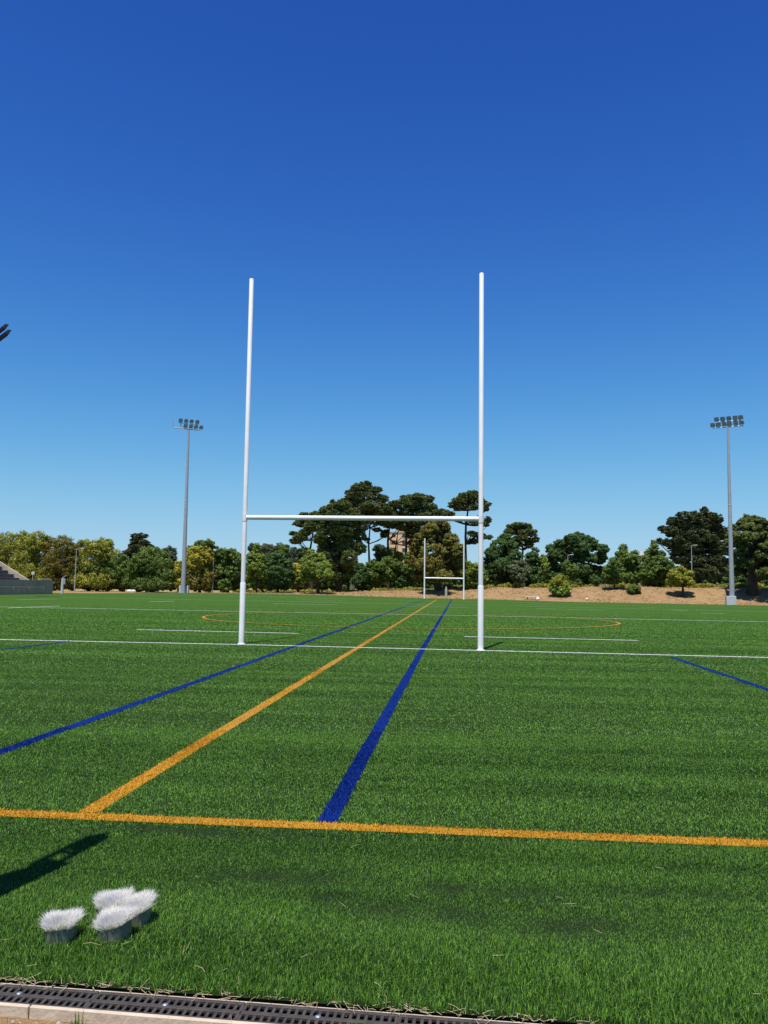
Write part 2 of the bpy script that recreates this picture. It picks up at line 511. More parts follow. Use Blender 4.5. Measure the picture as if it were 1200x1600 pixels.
for k, (c, path, lw) in enumerate(LINES):
    # carpet strip under the coloured fibres, draped 4 mm above the pitch (a hair more for later lines, so crossings never share a plane)
    pts = []
    closed = path is CIRC
    for (a, b) in zip(path[:-1], path[1:]):
        a = np.array(a, float); b = np.array(b, float)
        m_ = max(1, int(np.linalg.norm(b-a)/1.0))
        for i in range(m_): pts.append(a+(b-a)*i/m_)
    pts.append(np.array(path[-1], float)); pts = np.array(pts)
    tg = np.gradient(pts, axis=0)
    if closed: tg[0] = tg[-1] = (pts[1]-pts[-2])
    tg /= np.linalg.norm(tg, axis=1)[:, None]
    nn = np.column_stack([-tg[:, 1], tg[:, 0]])*lw/2
    lift = .004+.0006*k
    Vl = []
    for sgn in (-1, 1):
        q = pts+nn*sgn; Vl.append(np.column_stack([q, gz(q[:, 0], q[:, 1])+lift]))
    nP = len(pts); i = np.arange(nP-1)
    V = np.concatenate(Vl); quads = np.stack([i, i+1, i+1+nP, i+nP], 1)[:, ::-1]
    tt = np.full(len(V), .45)
    g = gather(k)
    faces = [quads]
    if g is not None:
        faces = [np.concatenate([quads]+[f+len(V) for f in g[1] if f.shape[1] == 4])]+[f+len(V) for f in g[1] if f.shape[1] == 3]
        tt = np.concatenate([tt, g[2]]); V = np.concatenate([V, g[0]])
    o = mesh_np('field_marking', V, faces, LMAT[c], tint=tt)
    tag(o, kind='structure')

# ------------------------------------------------------------------ drain along the near edge
dr = thing('drainage_channel', 'long black slotted drain channel with pale edging along the near edge of the turf', 'drain', (1.5, -16.97+float(shear(1.5)), 0), math.atan(-.0325))
mb = MB()
for xa in np.arange(-2.5, 3.0, 1.0):
    mb.box((xa+.5, -.0775+.006, -.04), (.996, .016, .085), bev=.003)
mb.build('edge_strip', M_edge, dr)
mb = MB()
for xa in np.arange(-2.5, 3.0, 1.0):
    mb.box((xa+.5, .0695, -.047), (.996, .009, .084), bev=.002)
mb.build('edge_strip', M_edge, dr)
mb = MB(); mb.box((0, 0, -.125), (5.6, .12, .02)); mb.box((0, -.066, -.075), (5.6, .006, .10)); mb.box((0, .0625, -.075), (5.6, .003, .10)); mb.build('channel_floor', M_void, dr)
px0 = ground(261, 1567)[0]-1.5


def grate_mesh():
    g = MB(); Lx = .498; w = .126
    for yy, bw in ((-w/2+.008, .016), (0, .019), (w/2-.008, .016)):
        g.box((0, yy, -.008), (Lx, bw, .012), bev=.002)
    pitch = Lx/20
    for i in range(21):
        xx = -Lx/2+i*pitch
        xx = min(max(xx, -Lx/2+.004), Lx/2-.004)
        for y0 in (-1, 1):
            g.box((xx, y0*.0282, -.0085), (.0108, .0373, .008), bev=.0012)
    return g


gm = None
for k in range(-5, 6):
    if gm is None:
        gr = grate_mesh().build('grate', M_grate, dr); gm = gr.data
        bl = MB(); bl.tube([(0, 0, -.003), (0, 0, .002), (0, 0, .004)], [.0095, .0095, .006], 12); bo = bl.build('bolt', M_bolt, gr); bm_ = bo.data
    else:
        gr = link(bpy.data.objects.new('grate', gm), dr); bo = link(bpy.data.objects.new('bolt', bm_), gr)
    gr.location = (px0+.5*k, 0, 0)

# straw, pebbles and weeds beside the drain
def sticks(name, P, length, rad, m, label, cat, zoff, lean=None):
    n = len(P)
    az = RNG.random(n)*2*math.pi
    el = RNG.normal(.05, .18, n) if lean is None else lean
    L_ = length*(.5+RNG.random(n))
    d = np.column_stack([np.cos(az)*np.cos(el), np.sin(az)*np.cos(el), np.sin(el)])
    A = np.column_stack([P, gz(P[:, 0], P[:, 1])+zoff]); B = A+d*L_[:, None]
    Cm = (A+B)/2+RNG.normal(0, .06, (n, 3))*L_[:, None]
    s = np.column_stack([-np.sin(az), np.cos(az), np.zeros(n)])*rad; u = np.array([0, 0, rad])
    V = np.stack([A+s, A-s, A+u*1.2, Cm+s, Cm-s, Cm+u*1.2, B+s*.6, B-s*.6, B+u*.8], 1).reshape(-1, 3)
    i = np.arange(n)*9
    q = np.concatenate([np.stack([i+a+k, i+b+k, i+b+3+k, i+a+3+k], 1) for k in (0, 3) for a, b in ((0, 1), (1, 2), (2, 0))])
    o = mesh_np(name, V, [q], m, tint=np.repeat(RNG.random(n), 9))
    return tag(o, label, cat, kind='stuff')


g0 = [ground(px, py)[:2] for px, py in ((190, 1485), (130, 1484), (265, 1352), (310, 1378), (290, 1494), (285, 1502), (640, 1405), (430, 1440), (540, 1425), (585, 1545), (320, 1530), (355, 1522), (372, 1548), (600, 1565), (40, 1520), (700, 1580), (480, 1500), (900, 1420), (1010, 1500), (250, 1440))]
g1 = np.column_stack([RNG.random(14)*6-1, -16.8+RNG.random(14)**2*2.0])
sticks('straw', np.concatenate([np.array(g0), g1]), .045, .0008, M_straw, 'loose pale straw stalks lying on the green turf', 'straw', .020)
n = 300
xx = .6+RNG.random(n)**1.3*2.2
sticks('straw', np.column_stack([xx, shear(xx)-16.885+RNG.normal(0, .012, n)]), .035, .0009, M_straw, 'dry straw gathered along the seam of turf and drain', 'straw', .004)
n = 260
xx = -.2+RNG.random(n)*2.4
sticks('dry_grass', np.column_stack([xx, shear(xx)-17.08-RNG.random(n)**.8*.30]), .045, .0008, M_straw, 'thin dry grass stalks standing in the sandy soil below the drain', 'dry grass', -.015, lean=.5+RNG.random(n)*.9)


def pebbles(n):
    V, Fs, T = [], [], []
    base = np.array([(1, 0, 0), (-1, 0, 0), (0, 1, 0), (0, -1, 0), (0, 0, 1), (0, 0, -1), (.6, .6, .5), (-.6, .6, .5), (.6, -.6, .5), (-.6, -.6, .5)])
    tri = np.array([(4, 6, 7), (4, 7, 9), (4, 9, 8), (4, 8, 6), (6, 0, 2), (6, 2, 7), (7, 2, 1), (7, 1, 9), (9, 1, 3), (9, 3, 8), (8, 3, 0), (8, 0, 6)])
    for k in range(n):
        r = .003+.010*random.random()**3
        x = -.3+random.random()*2.6; y = float(shear(x))-17.075-random.random()**.9*.45
        b = base*(r*np.array([1, .6+.5*random.random(), .6]))*(.8+.4*RNG.random((10, 1)))
        a = random.random()*6.28; R = np.array([[math.cos(a), -math.sin(a), 0], [math.sin(a), math.cos(a), 0], [0, 0, 1]])
        V.append(b@R.T+np.array([x, y, -.022])); Fs.append(tri+10*k); T += [random.random()]*10
    return np.concatenate(V), np.concatenate(Fs), T


V, fs, t = pebbles(900)
tag(mesh_np('gravel', V, [fs], M_stone, tint=t), 'small pale grit on the sandy soil below the drain', 'gravel', kind='stuff')
M_weed = mat('green_weed', (.05, .11, .015), .6, .2, tint=True, col2=(.16, .22, .05), trans=.25)
for (px, py, hh, nb, lab) in ((122, 1600, .055, 34, 'small green weed growing in the sand below the drain'), (560, 1612, .06, 30, 'sparse yellow green weed growing at the foot of the drain edging')):
    p = ground(px, py); V = []; fs = []; t = []
    for k in range(nb):
        a = random.random()*6.28; r = random.random()*.02; b = p+np.array([math.cos(a)*r, math.sin(a)*r, -.02]); L_ = hh*(.4+.7*random.random()); ln = random.random()*.6
        dd = np.array([math.cos(a)*math.sin(ln), math.sin(a)*math.sin(ln), math.cos(ln)]); sd = np.array([-math.sin(a), math.cos(a), 0])*.0018
        i = len(V); V += [b, b+dd*L_*.6+sd, b+dd*L_, b+dd*L_*.6-sd]; fs.append((i, i+1, i+2, i+3)); t += [random.random()]*4
    tag(mesh_np('weed', np.array(V)-p, [np.array(fs)], M_weed, tint=t, loc=[float(v) for v in p]), lab, 'weed')

# ------------------------------------------------------------------ rolled offcuts of white turf
def turf_roll(px, py, R, H, tilt, tdir, lab, flare=.5):
    p = ground(px, py); p[2] = .003
    root = thing('turf_plug', lab, 'turf offcut', p, random.random()*.6, 'rolled offcuts of white turf')
    n = 22; prof = []
    for i in range(n+1):
        a = 1.2+(2*math.pi*1.01)*i/n
        rr = R*(1+.07*math.cos(4*a+px*.7)+.05*math.sin(3*a+px))+.003*i/n
        prof.append((rr*math.cos(a), rr*math.sin(a)))
    top = lambda x, y: H+(x*math.cos(tdir)+y*math.sin(tdir))*tilt
    V, Fs = [], []
    rows = [(1.0, None, 0), (1.012, None, .5), (1.0, None, 1), (.93, None, 1), (.90, None, 0)]
    for (k, _, zz) in rows:
        for (x, y) in prof: V.append((x*k, y*k, zz*top(x, y)))
    m_ = n+1
    for r in range(4):
        for i in range(n): Fs.append((r*m_+i, r*m_+i+1, (r+1)*m_+i+1, (r+1)*m_+i))
    MB().add(V, Fs).build('backing', M_backing, root, smooth=True)
    mb = MB(); q = [(x*.91, y*.91, top(x, y)-.010) for x, y in prof]; mb.add(q+[(0, 0, H-.010)], [(i, i+1, m_) for i in range(n)]+[(n, 0, m_)]); mb.build('cut_rim', M_pad, root)
    N_ = 5200
    a = RNG.random(N_)*2*math.pi; r = np.sqrt(RNG.random(N_))*R*.96*(1+.07*np.cos(4*a+px*.7)+.05*np.sin(3*a+px))
    P = np.column_stack([r*np.cos(a), r*np.sin(a)])
    B = np.column_stack([P, top(P[:, 0], P[:, 1])-.008])
    ln = np.clip((r/R)**2*flare+RNG.normal(0, .23, N_), -.5, 1.3)
    az = a+RNG.normal(0, .35, N_)
    h = .047*(.62+.55*RNG.random(N_))*(1+.12*np.sin(3*a+px)*(r/R))
    d = np.column_stack([np.cos(az)*np.sin(ln), np.sin(az)*np.sin(ln), np.cos(ln)])
    d2 = d+np.column_stack([np.cos(az)*.25, np.sin(az)*.25, -.12*np.ones(N_)])
    wa = RNG.random(N_)*math.pi
    s = np.column_stack([np.cos(wa), np.sin(wa), np.zeros(N_)])*.0009
    mid = B+d*(h*.55)[:, None]; tip = mid+d2*(h*.5)[:, None]
    V = np.stack([B-s, B+s, mid+s, mid-s, tip], 1).reshape(-1, 3); i = np.arange(N_)*5
    mesh_np('pile', V, [np.stack([i, i+1, i+2, i+3], 1), np.stack([i+3, i+2, i+4], 1)], M_wplug, root, tint=np.repeat(RNG.random(N_), 5))
    return root


turf_roll(94, 1470, .056, .054, .08, 0, 'lone roll of white turf standing apart at the left of the cluster of three')
turf_roll(177, 1466, .058, .055, .22, .3, 'frontmost roll of white turf in the cluster of three, nearest the drain')
turf_roll(213, 1442, .053, .056, .22, .5, 'roll of white turf at the right rear of the cluster of three')
turf_roll(176, 1436, .059, .057, .10, 0, 'rearmost roll of white turf, mostly hidden behind the front roll of the cluster', .45)

# ------------------------------------------------------------------ rugby goals
def goal(lab, baseL, baseR, barz, topL, topR, rl, ru, joint):
    c = (np.array(baseL)+np.array(baseR))/2; c[2] = min(baseL[2], baseR[2])
    root = thing('rugby_goal', lab, 'rugby goal', c, 0, 'white rugby goals at the two ends of the pitch')
    for b, tp in ((baseL, topL), (baseR, topR)):
        l = np.array(b)-c
        mb = MB(); mb.tube([(*l[:2], l[2]-.1), (*l[:2], joint-.02), (*l[:2], joint)], [rl, rl, ru*1.06], 20)
        sl = mb.build('sleeve', M_white, root, True)
        mb = MB(); mb.tube([(*l[:2], joint-.005), (*l[:2], tp-.012), (*l[:2], tp)], [ru, ru*.98, ru*.82], 20)
        mb.build('post', M_white, root, True)
        mb = MB(); mb.tube([(*l[:2], l[2]), (*l[:2], l[2]+.018)], [rl*1.5, rl*1.35], 20); mb.build('collar', M_white, sl, True)
    a = np.array(baseL)-c; b = np.array(baseR)-c
    dirv = (b-a)[:2]/np.linalg.norm((b-a)[:2])
    mb = MB(); mb.tube([(a[0]+dirv[0]*ru*.9, a[1]+dirv[1]*ru*.9, barz[0]), (b[0]-dirv[0]*ru*.9, b[1]-dirv[1]*ru*.9, barz[1])], ru*1.02, 20)
    cb = mb.build('crossbar', M_white, root, True)
    for e, z, s in ((a, barz[0], 1), (b, barz[1], -1)):
        mb = MB(); mb.tube([(e[0], e[1], z-.085), (e[0], e[1], z+.085)], ru*1.12, 20); mb.build('bracket', M_white, cb, True)
    return root


bL = ground(376, 1006.5); bR = ground(751, 1016.5); bL[2] = 0; bR[2] = 0
bL[1] += .06; bR[1] += .06
goal('tall near white rugby goal standing on the white goal line, its crossbar against the pines', bL, bR,
     (at(386, 808.5, bL[1])[2], at(747.5, 811, bR[1])[2]), at(390, 436, bL[1])[2], at(752, 427, bR[1])[2], .065, .054, at(380, 910, bL[1])[2])
fL = at(663, 934.5, 100.0); fR = at(724.5, 936, 100.0)
zL, zR = gz(fL[0], 100), gz(fR[0], 100); fL[2] = zL; fR[2] = zR
goal('small far white rugby goal in front of the big olive brown tree', fL, fR,
     (at(663, 903, 100)[2]-min(zL, zR), at(724.5, 904, 100)[2]-min(zL, zR)), at(664, 841, 100)[2], at(725, 842, 100)[2], .11, .10, 1.4)

# ------------------------------------------------------------------ floodlight masts
def lamp(parent, loc, facing, down, s, hm):
    """square flood lamp: sloped housing, glass, yoke"""
    R = Matrix.Rotation(facing, 3, 'Z') @ Matrix.Rotation(down, 3, 'Y')     # local +X = beam
    def tr(pts): return [tuple(R @ Vector(p)+Vector(loc)) for p in pts]
    a, b, d = s/2, s*.30, s*.42
    v = tr([(0, -a, -a), (0, a, -a), (0, a, a), (0, -a, a), (-d, -b, -b), (-d, b, -b), (-d, b, b), (-d, -b, b)])
    f = [(3, 2, 1, 0)[::-1], (4, 5, 6, 7)[::-1], (0, 1, 5, 4)[::-1], (1, 2, 6, 5)[::-1], (2, 3, 7, 6)[::-1], (3, 0, 4, 7)[::-1]]
    hb = MB().add(v, f).build('lamp', hm, parent)
    e = a*.88
    MB().add(tr([(.012, -e, -e), (.012, e, -e), (.012, e, e), (.012, -e, e)]), [(0, 1, 2, 3)]).build('lamp_glass', M_lens, hb)
    y = MB()
    y.tube(tr([(-d*.4, -a-.02, 0), (-d*.4, -a-.02, -a*1.25), (-d*.4, a+.02, -a*1.25), (-d*.4, a+.02, 0)]), .018, 6)
    y.build('yoke', hm, hb)


def mast(lab, base, H, r0, r1, barang, bars, lamps, facing, s, joint, block, blockc=(0, .5), mframe=None):
    root = thing('floodlight_mast', lab, 'floodlight', base, 0, 'floodlight masts around the pitch')
    mb = MB(); zs = np.linspace(0, H, 9); mb.tube([(0, 0, z) for z in zs], [r0+(r1-r0)*z/H for z in zs], 14)
    p = mb.build('pole', M_galv, root, True)
    mb = MB(); mb.tube([(0, 0, H*joint), (0, 0, H*joint+.16)], r0+(r1-r0)*joint+.03, 14); mb.build('flange', M_concwhite, p, True)
    mb = MB(); mb.tube([(0, 0, 0), (0, 0, .06)], r0*1.7, 14); mb.build('base_plate', M_galv, p, True)
    mb = MB()
    for A, B in bars: mb.tube([A, B], .075, 6)
    mb.build('lamp_frame', mframe or M_galv, root)
    for (loc, dn) in lamps: lamp(root, loc, facing, dn, s, mframe or M_darkmetal)
    if block:
        mb = MB(); mb.box((blockc[0], blockc[1], block[2]/2-.15), (block[0], block[1], block[2]+.3), bev=.03); mb.build('footing', M_concwhite, root)
    return root


def far_mast(lab, bpx, toppx, bar, rows, ang, face, s, block, blockc, Y, extra=None):
    b = at(bpx[0], bpx[1], Y); b[2] = gz(b[0], b[1])
    d = np.array([math.cos(ang), math.sin(ang)])
    P = lambda q: tuple(on_plane(q[0], q[1], b, d)-b)
    A, B = P(bar[0]), P(bar[1])
    zc = (A[2]+B[2])/2
    A = (A[0], A[1], zc); B = (B[0], B[1], zc)
    H = at(toppx[0], toppx[1], b[1])[2]-b[2]
    bars = [(A, B), ((A[0]*.62, A[1]*.62, zc+.85), (B[0]*.8, B[1]*.8, zc+.85))]
    if extra: bars.append((A, (A[0], A[1], zc+.95)))
    bars += [((B[0]*.5, B[1]*.5, zc), (B[0]*.5, B[1]*.5, zc+.85)), ((A[0]*.5, A[1]*.5, zc), (A[0]*.5, A[1]*.5, zc+.85))]
    ls = []
    for r, qs in enumerate(rows):
        for i, q in enumerate(qs):
            l = P(q); off = .22
            ls.append(((l[0]+math.cos(face)*off, l[1]+math.sin(face)*off, zc+(.42 if r else 1.22)), .55+.25*((i*7+r*3) % 3)/2))
    return mast(lab, b, H, .37, .15, ang, bars, ls, face, s, .55, block, blockc)


ytop = 657
far_mast('tall grey floodlight mast with eight lamps at the left far corner, beside golden tree', (286, 925), (292, 667), ((270, 668.5), (313, 672)),
         [[(282, ytop), (290.5, ytop), (299, ytop), (308, ytop)], [(289.5, 666), (298, 666), (306, 666), (314, 666)]], .55, -1.0, .56, (1.45, .6, 1.1), (-.1, .75), 104.6, True)
far_mast('tall grey floodlight mast at the right far corner with eleven lamps and a pale footing', (1144, 942), (1138, 665), ((1114, 670), (1163, 664)),
         [[(1120, 654), (1129.5, 653), (1139, 652), (1149, 651), (1157.5, 650)], [(1114, 666), (1122.5, 665), (1132, 664), (1140, 663), (1150, 662), (1159, 661)]], -.45, -2.05, .62, (1.35, .7, 1.25), (-.25, -.2), 104.6)
# the mast beside the stand: only the ends of its lamps reach into the picture
b = at(-30, 900, 50.0); b[2] = gz(b[0], b[1])
ax = math.radians(-45); ex, ey = math.cos(ax), math.sin(ax)
tp = at(-2, 533, 50.0); Hm = tp[2]-b[2]
bars = [((-3.6*ex, -3.6*ey, Hm-.36), (4.0*ex, 4.0*ey, Hm-.36)), ((-3.3*ex, -3.3*ey, Hm+.42), (2.9*ex, 2.9*ey, Hm+.42)), ((0, 0, Hm-.4), (0, 0, Hm+.45))]
fc = ax+math.pi/2
ls = [((t_*ex+.3*math.cos(fc), t_*ey+.3*math.sin(fc), Hm), .5) for t_ in np.arange(-3.3, 3.9, .66)]+[((t_*ex+.3*math.cos(fc), t_*ey+.3*math.sin(fc), Hm+.72), .5) for t_ in np.arange(-3.2, 2.5, .7)]
mast('floodlight mast beside the stand, only dark lamps reaching in at the left border', b, Hm, .37, .15, ax, bars, ls, fc, .62, .55, (1.45, 1.45, .8), (0, 0), M_backlit)

# ------------------------------------------------------------------ concrete stand at the left
e0 = at(82, 929.5, 82.0); XF = float(e0[0]); YE = 82.0
z0 = float(gz(XF, YE)); zt = float(at(82, 907, YE)[2])
xs1 = float(at(45, 907, YE)[0]); sl = at(0, 877.5, YE); slope = (sl[2]-zt)/(xs1-sl[0])
st = thing('grandstand', 'concrete grandstand with stepped rows and a sloping end wall at the left border', 'grandstand', (XF, YE, z0))
H0 = zt-z0
mb = MB(); mb.prism([(-.28, -.3), (0, -.3), (0, H0), (-.28, H0)], -34, -2.3); mb.prism([(-.30, H0*.50), (.07, H0*.50), (.04, H0*.58), (-.30, H0*.58)], -34, -2.6)
for k in range(9): mb.box((.03, -2.4-3.5*k, H0*.24), (.16, .28, H0*.5))
mb.build('front_wall', M_concdark, st)
mb = MB(); mb.prism([(-.30, -.3), (-.02, -.3), (-.02, H0-.01), (-.30, H0-.01)], -2.3, .05); mb.prism([(-3.4, -.3), (-.3, -.3), (-.3, H0-.01), (-3.4, H0-.01)], -.2, .05)
mb.build('end_wall', M_concdark, st)
dx = xs1-XF; rise = slope
mb = MB(); top = 12.0
mb.prism([(dx+.3, H0-.3), (dx+.1, H0+.02), (dx-top, H0+top*rise+.02), (dx-top, H0+top*rise-1.0), (dx-.9, H0-.3)], -.35, 0)
mb.build('sloping_wall', M_conc, st)
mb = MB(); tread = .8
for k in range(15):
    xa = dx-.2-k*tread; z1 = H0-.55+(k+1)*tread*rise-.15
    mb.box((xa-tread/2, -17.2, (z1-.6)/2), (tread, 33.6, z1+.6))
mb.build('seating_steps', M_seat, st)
mb = MB()
for k in range(15):
    xa = dx-.2-k*tread; z1 = H0-.55+(k+1)*tread*rise-.15
    mb.box((xa-.22, -17.2, z1+.022), (.40, 33.5, .042))
mb.build('bench_slabs', M_conc, st)
mb = MB(); mb.tube([(dx+.55, -.1, H0-.2), (dx+.55, -.1, H0+.75)], .03, 8); mb.tube([(dx+.55, -.13, H0+.9), (dx+.55, -.02, H0+.9)], [.22, .2], 16); mb.build('round_sign', M_concwhite, st)
mb = MB()
for k in range(5): mb.tube([(dx+1.3+k*.42, -.1, H0-.1), (dx+1.3+k*.42, -.1, H0+.16)], .02, 6)
mb.tube([(dx+1.3, -.1, H0+.16), (dx+3.0, -.1, H0+.16)], .022, 6); mb.build('handrail', M_galv, st)

# ------------------------------------------------------------------ small things round the pitch
p = at(96.5, 930, 88.0); p[2] = gz(p[0], p[1]); k_ = 108/F
r = thing('marker_post', 'stout pale cylindrical post with a small box at its top beside the stand wall', 'post', p)
hh = float(at(97, 903.5, 88.0)[2]-p[2])
mb = MB(); mb.tube([(0, 0, 0), (0.02, 0, hh*.5), (.05, 0, hh)], [.19, .18, .17], 12); mb.build('shaft', M_concwhite, r, True)
mb = MB(); mb.box((.34, -.1, hh-.45), (.26, .2, .75), bev=.03); mb.build('box', M_galv, r)
mb = MB(); mb.tube([(-.05, 0, hh+.02), (.3, 0, hh+.25), (.55, 0, hh+.36)], .06, 8); mb.build('spout', M_conc, r)


def lamp_post(px, py, ty, Y, lab, arm, m=M_galv):
    p = at(px, py, Y); p[2] = gz(p[0], p[1]); h = float(at(px, ty, Y)[2]-p[2])
    r = thing('street_lamp', lab, 'street lamp', p, 0, 'slim street lamps among the trees')
    mb = MB(); mb.tube([(0, 0, -.1), (0, 0, h*.3), (0, 0, h)], [.10, .085, .05], 10); mb.build('pole', m, r, True)
    mb = MB(); mb.tube([(0, 0, h-.03), (arm*.6, -.1, h+.10), (arm, -.15, h+.12)], .04, 8); a = mb.build('arm', m, r, True)
    mb = MB(); mb.box((arm*1.2, -.16, h+.11), (.6, .26, .12), bev=.04); mb.build('lamp_head', m, a)


lamp_post(116.5, 924, 858, 111, 'slim street lamp in front of the brown green tree near the stand', .9)
lamp_post(332, 924, 872, 111, 'slim street lamp beside the golden yellow tree', -.9)
lamp_post(887.5, 907, 868, 119, 'slim street lamp rising behind the round bush on the bank', .5)
lamp_post(1081.5, 914, 853, 119.5, 'slim street lamp behind the yellow bush tree, in front of the dark pine', .5)

p = at(697, 934, 105.5); p[2] = gz(p[0], p[1])
r = thing('pillar', 'short grey pillar behind the crossbar of the far rugby goal', 'pillar', p)
hh = float(at(697, 917, 105.5)[2]-p[2])
mb = MB(); mb.box((0, 0, hh*.42-.1), (.34, .34, hh*.84+.2), bev=.03); mb.build('shaft', M_conc, r)
mb = MB(); mb.box((0, 0, hh*.92), (.22, .22, hh*.17), bev=.03); mb.build('cap', M_galv, r)

p = ground(831, 936.5)
r = thing('bench', 'tiny low pale bench on the far turf edge under the bank', 'bench', p)
mb = MB(); mb.box((0, 0, .38), (2.0, .4, .09), bev=.02); mb.build('seat', M_sheet, r)
for sx in (-.6, .6): MB().box((sx, 0, .17), (.1, .34, .36), bev=.01).build('leg', M_black, r)
p = ground(840, 937.5)
mb = MB(); mb.tube([(0, 0, 0), (.03, 0, .18), (0, .02, .34), (0, .02, .42)], [.30, .34, .22, .05], 12)
o = mb.build('bag', M_sheet, None, True); o.location = p; tag(o, 'small white bag slumped beside the low pale bench', 'bag')
p = ground(917, 938)
mb = MB()
n_ = 9; mb.tube([(0, 0, .19-.19*math.cos(math.pi*i/(n_-1))) for i in range(n_)], [max(.005, .17*math.sin(math.pi*i/(n_-1))) for i in range(n_)], 14)
o = mb.build('ball', M_white, None, True); o.location = p; tag(o, 'small white ball lying alone at the foot of the bank', 'ball')
p = at(205, 925, 108.0); p[2] = gz(p[0], p[1])
r = thing('sandbag_pile', 'two pale bags lying on the ground under the rounded dark tree', 'bags', p)
for sx, w_ in ((-.3, .45), (.35, .38)):
    mb = MB(); mb.tube([(sx-w_, 0, .18), (sx-w_*.7, 0, .22), (sx, .05, .26), (sx+w_*.7, 0, .2), (sx+w_, 0, .16)], [.04, .22, .28, .22, .05], 10); mb.build('bag', M_sheet, r, True)
p = at(250, 926, 107.0); p[2] = gz(p[0], p[1])
r = thing('hurdle', 'small dark metal hurdle frame standing before the rounded tree', 'hurdle', p)
mb = MB(); mb.tube([(-.3, 0, 0), (-.3, 0, .62), (.3, 0, .62), (.3, 0, 0)], .03, 6); mb.build('frame', M_darkmetal, r)
mb = MB(); mb.box((0, 0, .42), (.56, .03, .05)); mb.build('rail', M_darkmetal, r)

# unseen made-up post, shaped so that its shadow falls in at the lower left
SEL = math.radians(69.5); SUNH = np.array([-.2, -.98])/math.hypot(.2, .98); U = -SUNH; NV = np.array([U[1], -U[0]]); kk = 1/math.tan(SEL)
T_ = ground(150, 1309)[:2]; s1 = ground(0, 1367)[:2]; s2 = ground(0, 1405)[:2]; st_ = ground(66, 1353)[:2]
nt0, nt1 = NV@s1, NV@s2; uT = U@T_; nT = NV@T_; uS = U@st_
HP = 3.3; uB = uT-kk*HP; nC = (nt0+nt1)/2
b2 = U*uB+NV*nC
r = thing('shadow_post', 'made-up dark post with an open frame outside the left border, added to cast a shadow', 'post', (b2[0], b2[1], 0), math.atan2(NV[1], NV[0]))
hs = (uS-uB)/kk; wd = abs(nt1-nt0)
h0 = (U@((s1+s2)/2)-uB)/kk
mb = MB(); mb.prism([(-wd/2, 0), (wd/2, 0), (wd/2, hs), (-wd*.05, hs), (-wd/2, h0)], -.07, .07); mb.build('shaft', M_galv, r)
mb = MB(); hx = wd*.24; off = (nT-nC)*.6
for sx in (-hx, hx): mb.tube([(sx*1.0, 0, hs-.05), (sx*.9+off, 0, HP)], .022, 8)
for q in np.linspace(.12, 1, 4): mb.tube([(-hx*1.05+off*q, 0, hs+(HP-hs)*q), (hx*1.05+off*q, 0, hs+(HP-hs)*q)], .025, 8)
mb.build('bracket', M_darkmetal, r)  # invented open frame, spaced for the gaps in the shadow
mb = MB(); mb.prism([(off-hx*1.2, HP-(HP-hs)*.34), (off+hx*1.3, HP-(HP-hs)*.42), (off+hx*.2, HP+.12), (off-hx*.7, HP-.02)], -.06, .06); mb.build('shadow_plate', M_darkmetal, r)

# ------------------------------------------------------------------ buildings far behind the trees
def tower(lab, x0, x1, ytop, Y, m, nst, depth, bal):
    A = at(x0, 920, Y); B = at(x1, 920, Y); w = float(B[0]-A[0]); zb = float(gz(A[0], Y))-.5
    h = float(at((x0+x1)/2, ytop, Y)[2])-zb
    r = thing('apartment_building', lab, 'building', ((A[0]+B[0])/2, Y, zb))
    mb = MB(); mb.box((0, depth/2, h/2), (w, depth, h)); mb.build('wall', m, r)
    mb = MB(); mb.box((0, depth/2, h+.15), (w+.5, depth+.5, .3)); rf = mb.build('roof', M_conc, r)
    mb = MB(); mb.box((w*.1, depth/2, h+1.2), (w*.4, depth*.4, 1.8)); mb.build('lift_house', m, rf)
    fl = h/nst; nw = max(2, int(w/3))
    for i in range(nst):
        for j in range(nw):
            xw = -w/2+(j+.5)*w/nw; zw = (i+.55)*fl
            wn = MB().box((xw, -.03, zw), (1.5, .12, 1.5)).build('window', M_concwhite, r)
            MB().box((xw, -.06, zw), (1.25, .10, 1.25)).build('pane', M_glass, wn)
            if bal and j % 2 == 0:
                MB().box((xw, -.55, zw-1.1), (2.4, 1.0, .9)).build('balcony', m, r)


tower('ochre apartment tower glimpsed between the trunks of the tall pines', 606, 639, 832, 250, M_ochre, 8, 10, True)
tower('cream building top showing in the gap between two conifers on the right', 996, 1012, 868.5, 330, M_cream, 8, 8, False)

# ------------------------------------------------------------------ trees
def leafmat(name, dark, light, trans=.20, rough=.6):
    return mat(name, dark, rough, .12, tint=True, col2=light, trans=trans)


